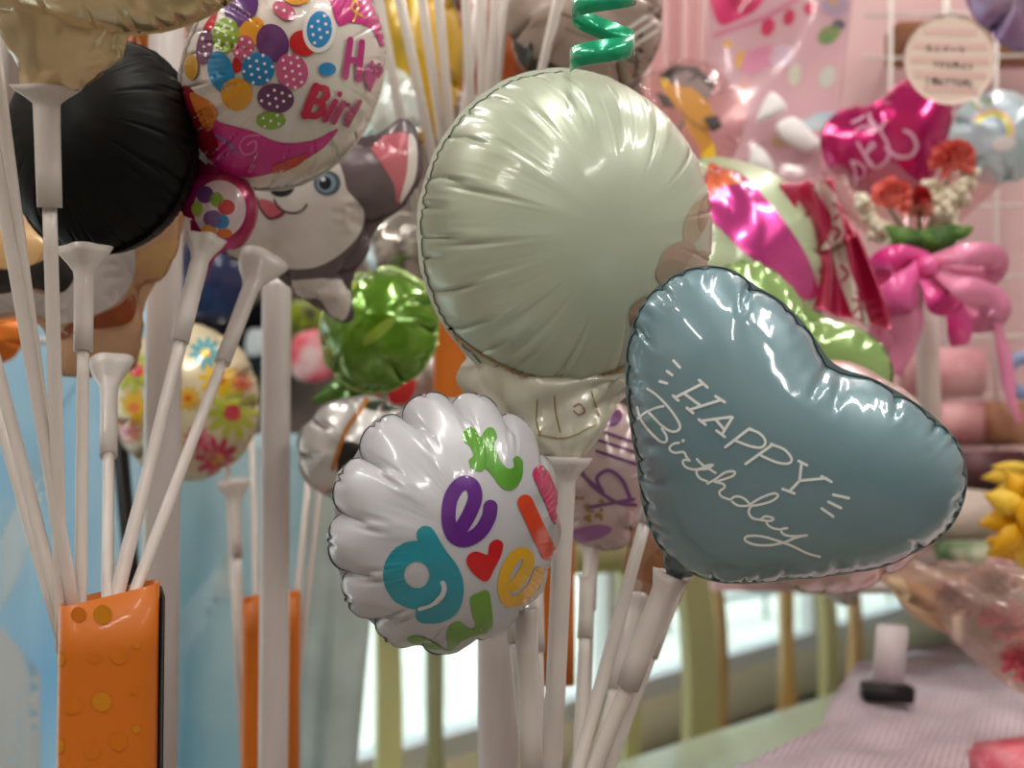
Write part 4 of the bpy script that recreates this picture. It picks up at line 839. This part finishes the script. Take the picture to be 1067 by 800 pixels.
# bouquet
B0 = W(960, 470, 1.24)
bq = root('bouquet', B0, 'bouquet of coral carnations and cream stock tied with a hot pink bow', 'bouquet')
G().tube([W(962, 250, 1.24), W(966, 350, 1.25), W(970, 470, 1.25)], [.016, .013, .012], 16).link('stem_wrap', mat('white_wrap', '#e3d6d2', .4), bq)
V, F = [], []; n = 60; rows = [(955, 262, 12), (950, 235, 45), (948, 205, 74), (950, 182, 92)]
for k, (x, y, hw) in enumerate(rows):
    c = W(x, y, 1.27)
    for j in range(n):
        a = 2 * math.pi * j / n; rr_ = hw / FPX * 1.27 * (1 + .07 * math.sin(a * 7 + k)); V.append(c + RT * rr_ * math.cos(a) + FW * (.45 * rr_ * math.sin(a) + .02) + UP * (.012 * math.sin(a * 9) * k / 3))
for k in range(3): F += [(k * n + j, k * n + (j + 1) % n, (k + 1) * n + (j + 1) % n, (k + 1) * n + j) for j in range(n)]
link('clear_wrap', V, F, film('pink_clear_film', '#f3dcdc', .16, .1), bq)
def carnation(x, y, d, rpx, m, sd, par=None):
    g = G(); rg = random.Random(sd); c = W(x, y, d); R = rpx / FPX * d
    for k in range(26):
        th = rg.uniform(0, 6.28); ph = (k / 26) ** .6 * 1.5; ax = (UP * .8 - FW * .6).normalized(); u = ax.orthogonal().normalized(); v = ax.cross(u)
        dr = (ax * math.cos(ph) + (u * math.cos(th) + v * math.sin(th)) * math.sin(ph)).normalized(); sd2 = dr.cross(FW + UP * .3).normalized(); L = R * (1 + rg.uniform(-.12, .12)); V = []; F = []
        for i in range(5):
            for j in range(9):
                t = i / 4; s_ = (j / 8 - .5) * 2; wv = L * .62 * (t ** .7)
                V.append(c + dr * (L * t * (1 - .12 * s_ * s_)) + sd2 * (wv * s_) + dr.cross(sd2) * (L * .13 * t * math.sin(s_ * 7 + k)))
        for i in range(4):
            for j in range(8): F.append((i * 9 + j, i * 9 + j + 1, i * 9 + j + 10, i * 9 + j + 9))
        g.add(V, F)
    g.blob(c, R * .45, .1, 4, sd, 8)
    o = g.link('carnation', m, par or bq)
    if not par: G().tube([c - (UP * .5 - FW * .2) * R, W(958, 262, 1.25)], .0018, 6).link('stem', mat('stem_green', '#4f7a34', .5), o)
co_ = mat('coral_petal', '#f07c72', .6); rd = mat('red_petal', '#c8323a', .6); pk = mat('peach_petal', '#dda08c', .6)
for x, y, rp, m_, sd in [(929, 208, 21, co_, 1), (992, 168, 22, co_, 2), (958, 206, 12, rd, 3), (960, 222, 13, pk, 4)]: carnation(x, y, 1.22, rp, m_, sd)
st = mat('cream_petal', '#dfd3b8', .7, noise=('#efe8d6', 60))
for k, (xa, ya, xb, yb) in enumerate([(968, 190, 974, 232), (986, 196, 990, 232), (1010, 178, 996, 214), (900, 206, 916, 248), (912, 228, 930, 252)]):
    g = G(); rg = random.Random(k)
    for i in range(16):
        t = i / 15; g.blob(W(xa + (xb - xa) * t + rg.uniform(-6, 6), ya + (yb - ya) * t + rg.uniform(-3, 3), 1.225 + rg.uniform(-.012, .012)), .0062, .25, 5, i, 6)
    o = g.link('flower_sprig', st, bq); G().tube([W(xb, yb, 1.23), W(958, 264, 1.25)], .0016, 6).link('stem', MATS['stem_green'], o)
def leafm(a, b, wd, d, m, nm, par, dep=.0012, bow=.0):
    A, Bv = W(*a, d), W(*b, d); sd = (Bv - A).normalized().cross(FW); g = G()
    g.ribbon([A + (Bv - A) * t / 12 - FW * (bow * math.sin(math.pi * t / 12)) for t in range(13)], [sd * (wd / FPX * d * math.sin(math.pi * min(.985, .06 + t / 12.6)) + .0006) for t in range(13)], dep); return g.link(nm, m, par)
gl = mat('leaf_green', '#4d7326', .5); gd = mat('leaf_dark', '#35591f', .5)
for a, b_, w_, m_ in [((955, 262), (922, 236), 11, gl), ((950, 264), (945, 236), 12, gd), ((958, 262), (1002, 236), 13, gd), ((965, 260), (990, 246), 11, gd), ((958, 264), (972, 236), 11, gl), ((940, 262), (930, 248), 10, gl), ((985, 250), (1014, 237), 6, gl)]: leafm(a, b_, w_, 1.205, m_, 'leaf', bq, bow=.008)
rb = mat('hot_pink_ribbon', '#e8288c', .35, .1, .5, noise=('#f06aae', 14)); rl = mat('pale_pink_ribbon', '#ee8fb6', .35, .1, .5, alpha=.85)
bow = bpy.data.objects.new('bow', None); COL.objects.link(bow); bow.parent = bq; bow.location = W(965, 275, 1.18) - B0; bow['label'] = 'hot pink ribbon bow'
def loop(pts, wd, m, nm, k=0):
    P = crom([p for p in pts], 8, False); g = G(); Q = [W(x, y, d) for x, y, d in P]; n = len(Q)
    ws = []
    for i in range(n):
        t = (Q[min(i + 1, n - 1)] - Q[max(i - 1, 0)]).normalized(); ws.append((t.cross(FW) * .8 + FW * .35 * math.sin(i * .3 + k)).normalized() * (wd / FPX * 1.19 * (.55 + .45 * math.sin(math.pi * i / (n - 1)))))
    g.ribbon(Q, ws, .0007); g.link(nm, m, bow)
for pts, wd, m_, nm in [([(968, 272, 1.18), (940, 268, 1.16), (918, 278, 1.17), (930, 296, 1.19), (964, 280, 1.185)], 15, rb, 'loop'), ([(965, 276, 1.18), (945, 300, 1.15), (925, 325, 1.16), (935, 345, 1.18)], 20, rb, 'loop'), ([(968, 274, 1.18), (1000, 266, 1.16), (1035, 268, 1.17), (1030, 288, 1.19), (975, 280, 1.185)], 13, rl, 'loop'), ([(972, 280, 1.18), (1000, 298, 1.15), (1030, 312, 1.16), (1040, 330, 1.17), (1010, 330, 1.19), (978, 292, 1.185)], 16, rl, 'loop'), ([(962, 282, 1.18), (975, 305, 1.16), (985, 315, 1.16), (1000, 310, 1.17)], 16, rb, 'loop'),
      ([(960, 282, 1.18), (948, 320, 1.16), (938, 355, 1.17), (930, 390, 1.18)], 18, rl, 'tail'), ([(975, 285, 1.18), (998, 330, 1.17), (1000, 360, 1.18)], 14, rb, 'tail'), ([(1036, 318, 1.17), (1042, 350, 1.18), (1048, 380, 1.18), (1054, 415, 1.18), (1062, 440, 1.19)], 7, rl, 'tail'), ([(955, 285, 1.18), (925, 330, 1.17), (918, 365, 1.18)], 16, rl, 'tail')]: loop(pts, wd, m_, nm)
g = G(); g.blob(W(966, 277, 1.17), .011, .1, 3, 2, 10); g.link('knot', rb, bow)
# boxes and packets on the display shelf behind the bouquet
shelf = root('shelf', W(1010, 600, 1.62), 'white shelf board under the packets on the pink display wall', 'shelf')
zs = W(1010, 596, 1.6).z
G().box((1.2, 1.64, zs), (1.65, .36, .018), bev=.003).link('shelf_board', mat('shelf_white', '#cfc3bd', .5), shelf)
for dx in (.5, 1.3): G().box((dx, 1.75, zs - .03), (.02, .2, .05)).link('bracket', MATS['shelf_white'], shelf)
def packet(x0, y0, x1, y1, d, m, label, name='gift_box', cat='box', dep=.07, rot=0):
    a = W(x0, y0, d); b_ = W(x1, y1, d); c = (a + b_) / 2; g = G()
    g.box((c.x, c.y + dep / 2, c.z), (abs(b_.x - a.x), dep, abs(a.z - b_.z)), Matrix.Rotation(rot, 3, 'Y'), bev=.006); return tag(g.link(name, m), label, cat)
packet(948, 362, 1030, 412, 1.66, mat('rose_box', '#cf8f97', .5, noise=('#dba6a8', 25)), 'rose pink box hung behind the bouquet bow', dep=.05)
packet(1030, 418, 1092, 464, 1.66, mat('tan_box', '#9c6a50', .5, noise=('#b9876a', 15)), 'tan brown box beside the yellow star flower', dep=.05)
packet(960, 418, 1028, 464, 1.66, mat('blush_box', '#d9a3a4', .45, noise=('#cf8f94', 18)), 'blush pink box below the rose pink box', dep=.05)
packet(980, 470, 1075, 512, 1.62, mat('maroon_box', '#5a2c33', .5, noise=('#3b2226', 12)), 'dark maroon box above the pale carton on the shelf', dep=.06)
packet(940, 512, 1036, 565, 1.55, mat('pale_carton', '#d5c3ba', .6), 'pale carton on the shelf to one side of the yellow star flower', dep=.1)
packet(985, 566, 1045, 590, 1.5, mat('green_card', '#55734a', .5, noise=('#c9c9b0', 20)), 'green printed card box at the front of the shelf', dep=.05)
packet(1060, 545, 1110, 590, 1.5, mat('lime_card', '#a9a48a', .5), 'grey-green card box behind the yellow star flower', dep=.05)
r = root('roll_of_tape', W(1066, 420, 1.6), 'blue-grey ring of tape hanging on the wire grid', 'tape')
g = G(); V = []; F = []; c = W(1068, 391, 1.6)
for i in range(32):
    for j in range(10):
        a, b_ = 2 * math.pi * i / 32, 2 * math.pi * j / 10; R_ = .026 + .010 * math.cos(b_); V.append(c + RT * R_ * math.cos(a) + UP * R_ * math.sin(a) + FW * .010 * math.sin(b_))
for i in range(32):
    for j in range(10): F.append((i * 10 + j, ((i + 1) % 32) * 10 + j, ((i + 1) % 32) * 10 + (j + 1) % 10, i * 10 + (j + 1) % 10))
g.add(V, F); g.link('ring', mat('blue_tape', '#7f8db3', .35), r); G().tube([c + UP * .026, c + UP * .03 + FW * .12], .002, 6).link('hook', MATS['wire_white'], r)
packet(934, 20, 1120, 60, 1.75, mat('walnut_box', '#8a5a40', .5, noise=('#a06d50', 9)), 'brown box behind the price tag', dep=.06)
# yellow star flowers
ym = mat('yellow_foam', '#e5ac10', .5); yd = mat('yellow_light', '#ecc440', .5)
yf = root('toy_flower', W(1080, 590, 1.2), 'yellow star-petalled toy flower at the edge of the counter', 'toy flower')
for k in range(11):
    a = 2 * math.pi * k / 11 + .15; leafm((1082 + 14 * math.cos(a), 538 + 14 * math.sin(a)), (1082 + 62 * math.cos(a), 538 + 56 * math.sin(a)), 12, 1.2 + .01 * (k % 2), ym if k % 3 else yd, 'petal', yf, .006)
g = G(); g.blob(W(1082, 538, 1.19), (.022, .014, .022), .08, 4, 3, 12); g.link('flower_centre', ym, yf)
G().tube([W(1082, 538, 1.2), W(1082, 592, 1.2), W(1080, 781, 1.2)], .004, 8).link('stem', MATS['stem_green'], yf)
y2 = root('toy_flower', W(1060, 500, 1.34), 'yellow drooping toy flower just above the star-petalled one', 'toy flower')
for a, b_, w_ in [((1080, 492), (1024, 498), 9), ((1080, 492), (1034, 486), 8), ((1084, 496), (1036, 512), 7), ((1084, 490), (1110, 470), 9), ((1084, 490), (1116, 500), 9)]: leafm(a, b_, w_, 1.34, yd, 'petal', y2, .006)
g = G(); g.blob(W(1084, 492, 1.335), .013, .1, 4, 1, 10); g.link('flower_centre', ym, y2); G().tube([W(1086, 494, 1.34), W(1090, 494, 1.72)], .003, 8).link('stem', MATS['stem_green'], y2)
y3 = root('toy_flower', W(1050, 590, 1.22), 'small yellow toy flower tucked under the star-petalled one', 'toy flower')
for k in range(7):
    a = 2 * math.pi * k / 7; leafm((1050, 570), (1050 + 24 * math.cos(a), 570 + 18 * math.sin(a)), 8, 1.25, yd if k % 2 else ym, 'petal', y3, .006)
g = G(); g.blob(W(1050, 570, 1.24), .012, .1, 4, 1, 10); g.link('flower_centre', ym, y3); G().tube([W(1050, 572, 1.25), W(1050, 570, 1.72)], .003, 8).link('stem', MATS['stem_green'], y3)

# ================================================================ counter
ZC = .945
ct = root('display_counter', (.8, 1.15, 0), 'white shop counter under the pink patterned sheet', 'counter')
pts = [(.36, .82), (.50, 1.36), (1.5, 1.36), (1.5, .82)]
def prism(g, pts, z0, z1, m=0):
    n = len(pts); g.add([(x, y, z0) for x, y in pts] + [(x, y, z1) for x, y in pts], [tuple(range(n))[::-1], tuple(range(n, 2 * n))] + [(i, n + i, n + (i + 1) % n, (i + 1) % n) for i in range(n)], m); return g
cm = mat('counter_white', '#d8cfca', .5)
def shr(pts, k): c = np.mean(pts, 0); return [tuple(c + (np.array(p) - c) * k) for p in pts]
prism(G(), pts, ZC - .03, ZC).link('counter_top', cm, ct, smooth=False); prism(G(), shr(pts, .93), .08, ZC - .03).link('cabinet_body', cm, ct, smooth=False); prism(G(), shr(pts, .88), 0, .08).link('plinth', mat('dark_skirting', '#4b3a2a', .5), ct, smooth=False)
# pink patterned sheet draped on the counter
def onc(x, y, z=ZC): return on_z(x, y, z)
edge = [(842, 770), (864, 738), (880, 705), (905, 684), (960, 672), (1120, 668), (1160, 760), (1120, 900), (860, 900), (770, 845), (765, 800), (790, 782)]
E2 = np.array([tuple(onc(x, y, ZC + .012))[:2] for x, y in edge]); A, T, nb = tri_mesh(E2, .014, np.random.default_rng(5)); n = len(A)
def zz(x, y):
    return ZC + .012 + .004 * math.sin(x * 40 + y * 17) + .003 * math.sin(y * 63 - x * 20) 
V = [(x, y, zz(x, y)) for x, y in A] + [(x, y, zz(x, y) - .003) for x, y in A]
F = [tuple(t) for t in T] + [tuple(t[::-1] + n) for t in T] + [(i, n + i, n + (i + 1) % nb, (i + 1) % nb) for i in range(nb)]
m = mat('patterned_sheet', '#bfb0b8', .5, 0, .2); nt = m.node_tree; tc = nt.nodes.new('ShaderNodeTexCoord'); mp = nt.nodes.new('ShaderNodeMapping'); mp.inputs['Rotation'].default_value = (0, 0, .5)
bk = nt.nodes.new('ShaderNodeTexBrick'); bk.offset = 0; bk.inputs['Scale'].default_value = 42; bk.inputs['Color1'].default_value = lin('#b09aa6'); bk.inputs['Color2'].default_value = lin('#9c8390'); bk.inputs['Mortar'].default_value = lin('#cbbdc5'); bk.inputs['Mortar Size'].default_value = .055; bk.inputs['Brick Width'].default_value = .3; bk.inputs['Row Height'].default_value = .32
nt.links.new(tc.outputs['Object'], mp.inputs[0]); nt.links.new(mp.outputs[0], bk.inputs['Vector']); nt.links.new(bk.outputs['Color'], nt.nodes['Principled BSDF'].inputs['Base Color'])
tag(link('patterned_sheet', V, F, m), 'pink sheet with a fine printed pattern spread over the counter', 'sheet')
# white stand with black foot
f0 = on_z(924, 728, ZC + .02); 
ms = root('price_stand', f0, 'white plastic price stand with a black foot on the pink sheet', 'price stand')
dq = (f0 - CAM).dot(FW)
G().box(f0 + UP * .008, (52 / FPX * dq, .026, .02), Matrix.Rotation(.06, 3, 'Y'), bev=.002).link('foot', mat('black_rubber', '#141214', .5), ms)
G().box(f0 + UP * .052 + RT * .004, (33 / FPX * dq, .006, .075), Matrix.Rotation(.10, 3, 'Y'), bev=.002).link('card_holder', mat('milky_plastic', '#e3d6da', .3, alpha=.75), ms)
# cellophane bouquet lying on the counter
lb = root('wrapped_bouquet', on_z(1010, 720, ZC + .03), 'clear cellophane bouquet with pink flowers lying on the counter', 'bouquet')
V = []; F = []; path = [(912, 596, 10, 1.16), (935, 606, 26, 1.15), (975, 630, 52, 1.13), (1020, 655, 72, 1.11), (1070, 668, 88, 1.09), (1130, 680, 96, 1.07)]
rg = random.Random(8); n = 56; Pp = crom(path, 6, False)
for i, (x, y, w_, d) in enumerate(Pp):
    c = W(x, y, d)
    for j in range(n):
        a = 2 * math.pi * j / n; rr_ = w_ / FPX * d * (1 + .10 * math.sin(5 * a + i * .35) + .06 * math.sin(11 * a - i * .6) + .04 * math.sin(17 * a + i)); V.append(c + (UP * .8 - RT * .5).normalized() * rr_ * math.cos(a) + FW * rr_ * .62 * math.sin(a))
k = len(Pp)
for i in range(k - 1): F += [(i * n + j, i * n + (j + 1) % n, (i + 1) * n + (j + 1) % n, (i + 1) * n + j) for j in range(n)]
link('cellophane', V, F, film('cellophane', '#f0dccf', .24, .05), lb)
fl = mat('rose_pink', '#d9707c', .6, noise=('#c43a52', 20)); fl2 = mat('dusty_pink', '#c9909a', .6, noise=('#d9b0b0', 18)); 
for k, (x, y, r_, m_, d) in enumerate([(1048, 650, 26, fl, 1.09), (1020, 622, 24, fl2, 1.11), (1064, 690, 22, fl, 1.07), (990, 622, 18, fl2, 1.12), (1040, 605, 22, fl2, 1.10)]):
    carnation(x, y, d, r_, m_, 40 + k, lb)
for a, b_, w_ in [((925, 604), (1000, 640), 12), ((930, 612), (990, 660), 10)]: leafm(a, b_, w_, 1.13, mat('tan_paper', '#d3b795', .6), 'inner_paper', lb, .002)
# red corner of a packet
o = packet(1036, 788, 1110, 840, .98, mat('coral_pack', '#d9566a', .5, noise=('#e58a96', 40)), 'coral red packet at the near corner of the counter', 'packet', 'packet', .06, -.12)

# ================================================================ table and chairs by the window
tm_ = mat('table_green', '#b9c4a4', .4, 0, .3)
tb_ = root('table', (.75, 1.9, 0), 'pale green table in front of the window', 'table')
zt = .70
c0, c1 = on_z(636, 797, zt), on_z(892, 715, zt); dv = (c1 - c0).normalized(); nv = Vector((dv.y, -dv.x, 0))
c1 = c0 + dv * 1.25
tp = [tuple(v)[:2] for v in (c0, c0 + nv * .62, c1 + nv * .62, c1)]
prism(G(), tp, zt - .03, zt).link('tabletop', tm_, tb_, smooth=False); prism(G(), shr(tp, .9), zt - .09, zt - .03).link('apron', tm_, tb_, smooth=False)
for x, y in shr(tp, .86): G().tube([(x, y, 0), (x, y, .35), (x, y, zt - .03)], [.016, .022, .026], 14).link('leg', tm_, tb_)
def chair(posts, slats, label, m, ms_, seat_to, zt=1.0, splat=None, group=None):
    """posts, slats: (pixel x, depth, half-width in metres); the back stands on a line through them"""
    P = [W(x, 700, d) for x, d, _ in posts]; a, b_ = Vector((P[0].x, P[0].y, 0)), Vector((P[-1].x, P[-1].y, 0)); dr = (b_ - a).normalized(); nn = Vector((-dr.y, dr.x, 0)) * seat_to
    rr = root('chair', (a + b_) / 2, label, 'chair')
    RZ_ = Matrix.Rotation(math.atan2(dr.y, dr.x), 3, 'Z')
    for q, (x, d, hw) in zip(P, posts):
        g = G(); V = []; F = []; hs = [(0, 1, .02), (.42, 1, 0), (.62, 1.0, -.012), (.8, .95, -.004), (zt, .8, .03)]
        hs = crom([(z, k, o_) for z, k, o_ in hs], 5, False)
        for z, k, o_ in hs:
            for su, sv in ((-1, -1), (1, -1), (1, 1), (-1, 1)): V.append(Vector((q.x, q.y, z)) + dr * (su * hw * k) + nn.normalized() * (sv * .013) - nn.normalized() * o_)
        for i in range(len(hs) - 1): F += [(i * 4 + j, i * 4 + (j + 1) % 4, i * 4 + 4 + (j + 1) % 4, i * 4 + 4 + j) for j in range(4)]
        F += [(3, 2, 1, 0), tuple((len(hs) - 1) * 4 + j for j in range(4))]; g.add(V, F); g.link('back_post', m, rr, smooth=False)
    for x, d, hw in slats:
        q = W(x, 700, d); g = G(); g.tube([(q.x, q.y, .44), (q.x, q.y, .6), (q.x, q.y, zt - .04)], [hw * 1.5, hw, hw * 1.2], 12); g.link('spindle', ms_, rr)
    L = (b_ - a).length; mid = (a + b_) / 2
    G().box(mid + Vector((0, 0, zt - .01)), (L + .06, .026, .07), RZ_, bev=.008).link('top_rail', m, rr)
    G().box(mid + nn * .21 + Vector((0, 0, .43)), (L + .05, .42, .035), RZ_, bev=.008).link('seat', m, rr)
    for t in (.0, 1.0): q = a + (b_ - a) * t + nn * .39; G().tube([(q.x, q.y, 0), (q.x, q.y, .42)], [.014, .02], 12).link('front_leg', m, rr)
gm = mat('sage_paint', '#d3cd94', .45, 0, .2); tnm = mat('tan_wood', '#cda873', .5); gm2 = mat('olive_paint', '#9c9a74', .45)
chair([(404, 2.35, .027), (655, 2.55, .020)], [(453, 2.38, .019), (510, 2.41, .012)], 'pale green slat-back chair behind the get well balloon', gm, gm2, -1)
chair([(726, 2.66, .060), (860, 3.1, .034)], [], 'pale green chair with a broad curved post behind the table', gm, tnm, -1)
chair([(747, 3.02, .020), (888, 3.45, .022)], [(820, 3.2, .021)], 'tan wooden chair nearest the window behind the table', tnm, tnm, -1)
# ---------------------------------------------------------------- camera, lamps, sky
cam = bpy.data.cameras.new('camera'); co = bpy.data.objects.new('camera', cam); COL.objects.link(co)
co.location = CAM; co.rotation_euler = (math.pi / 2 + PITCH, 0, 0)
cam.sensor_width = 36; cam.lens = 36 * FPX / 1067; cam.clip_start = .02
cam.dof.use_dof = True; cam.dof.focus_distance = .62; cam.dof.aperture_fstop = 5.6
SC.camera = co
SC.view_settings.view_transform = 'Standard'; SC.view_settings.look = 'None'; SC.view_settings.gamma = 1; SC.view_settings.exposure = -0.1
w = bpy.data.worlds.new('daylight'); SC.world = w; w.use_nodes = True
w.node_tree.nodes['Background'].inputs[0].default_value = (.75, .87, 1, 1); w.node_tree.nodes['Background'].inputs[1].default_value = 2.2
def area(name, loc, tgt, sx, sy, e, col=(1, .955, .89)):
    l = bpy.data.lights.new(name, 'AREA'); l.shape = 'RECTANGLE'; l.size = sx; l.size_y = sy; l.energy = e; l.color = col
    o = bpy.data.objects.new(name, l); COL.objects.link(o); o.location = loc
    o.rotation_euler = (Vector(tgt) - Vector(loc)).to_track_quat('-Z', 'Y').to_euler(); return o
for x, y in ((-1.3, .2), (.1, .2), (1.4, .2), (-1.3, -1.4), (.1, -1.4), (1.4, -1.4), (-.9, 1.6), (.9, 1.6), (0, 3.2)):
    area('ceiling_tube_light', (x, y, 2.72), (x, y, 0), .07, 1.15, 14)
s = bpy.data.lights.new('sun', 'SUN'); s.energy = 3.4; s.angle = .02; so = bpy.data.objects.new('sun', s); COL.objects.link(so)
so.rotation_euler = Vector((-.45, -.35, -1)).to_track_quat('-Z', 'Y').to_euler()

# ---------------------------------------------------------------- the shop
def struct(o): o['kind'] = 'structure'; return o
def slab(name, c, size, m, rot=None): return struct(G().box(c, size, rot).link(name, m))
wallm = mat('shop_wall', '#c2bbb4', .8); ceilm = mat('shop_ceiling', '#d6d3ce', .85); floorm = mat('shop_floor', '#8c857c', .45, noise=('#999187', 6))
ta = .685; tb = .7285; A0 = Vector((-.25, 3.3, 0)); DIR = Vector((ta, tb, 0)); NRM = Vector((-tb, ta, 0)); RZ = Matrix.Rotation(math.atan2(tb, ta), 3, 'Z')
def along(t, off, z): return A0 + DIR * t + NRM * off + Vector((0, 0, z))
XL, XR, YB = -1.95, 2.5, -2.6
def poly_slab(name, pts, z0, z1, m):
    n = len(pts); V = [(x, y, z0) for x, y in pts] + [(x, y, z1) for x, y in pts]
    return struct(link(name, V, [tuple(range(n))[::-1], tuple(range(n, 2 * n))] + [(i, (i + 1) % n, n + (i + 1) % n, n + i) for i in range(n)], m, smooth=False))
tl = (XL - A0.x) / ta; tr = (XR - A0.x) / ta; yl = A0.y + tl * tb; yr = A0.y + tr * tb
room = [(XL - .1, YB - .1), (XR + .1, YB - .1), (XR + .1, yr + .1), (XL - .1, yl + .02)]
poly_slab('floor', room, -.1, 0, floorm); poly_slab('ceiling', room, 2.8, 2.9, ceilm)
slab('wall_back', ((XL + XR) / 2, YB - .05, 1.4), (XR - XL + .2, .1, 2.8), wallm)
slab('wall_left', (XL - .05, (YB + yl) / 2, 1.4), (.1, yl - YB, 2.8), wallm); slab('wall_right', (XR + .05, (YB + yr) / 2, 1.4), (.1, yr - YB, 2.8), wallm)
tm = (tl + tr) / 2; TL = tr - tl
slab('wall_front', along(tm, .06, 2.25), (TL, .1, 1.1), wallm, RZ)
kerb = slab('trim_1', along(tm, .06, .14), (TL, .1, .28), mat('kerb_paint', '#e0d4b2', .6), RZ)
slab('baseboard_front', along(tm, 0, .04), (TL, .03, .08), mat('dark_skirting', '#4b3a2a', .5), RZ)
wr = bpy.data.objects.new('window_1', None); COL.objects.link(wr); wr.location = along(tm, .06, .28); wr['kind'] = 'structure'
g = G(); wm = mat('window_frame', '#e8e6e2', .4)
g.box(along(tm, .06, .315), (TL, .09, .07), RZ); g.box(along(tm, .06, 1.67), (TL, .09, .06), RZ)
for t in np.arange(tl + .4, tr, 1.5): g.box(along(t, .06, .99), (.05, .07, 1.34), RZ)
g.link('window_frame', wm, wr, smooth=False)
G().box(along(tm, .06, .99), (TL - .05, .006, 1.34), RZ).link('pane', film('window_glass', '#f4faf6', .02), wr, smooth=False)
# sunlit paving outside
m = mat('paving', '#e4e2d6', .8); nt = m.node_tree
tc = nt.nodes.new('ShaderNodeTexCoord'); bk = nt.nodes.new('ShaderNodeTexBrick'); mp = nt.nodes.new('ShaderNodeMapping'); mp.inputs['Rotation'].default_value = (0, 0, .66)
nt.links.new(tc.outputs['Object'], mp.inputs['Vector']); nt.links.new(mp.outputs[0], bk.inputs['Vector'])
bk.inputs['Color1'].default_value = lin('#eceade'); bk.inputs['Color2'].default_value = lin('#dcdccf'); bk.inputs['Mortar'].default_value = lin('#a9aa9c'); bk.inputs['Scale'].default_value = 3.2; bk.inputs['Mortar Size'].default_value = .025
nt.links.new(bk.outputs['Color'], nt.nodes['Principled BSDF'].inputs['Base Color'])
struct(G().box(along(tm + 2, 8.2, -.06), (30, 16, .1), RZ).link('ground', m, smooth=False))

# railing across the pavement
rr = root('street_railing', W(840, 640, 7.4), 'grey metal railing outside the window', 'railing')
a, c = W(640, 700, 6.6), W(1000, 600, 8.6); a.z = c.z = 0; rl_ = mat('rail_grey', '#8d9296', .4, .5); g = G()
for z in (.16, .30): g.tube([a + Vector((0, 0, z)), c + Vector((0, 0, z))], .02, 10)
g.link('rail', rl_, rr)
for k in range(9):
    q = a + (c - a) * (k / 8); G().tube([q, q + Vector((0, 0, .2)), q + Vector((0, 0, .34))], .016, 10).link('post', rl_, rr)
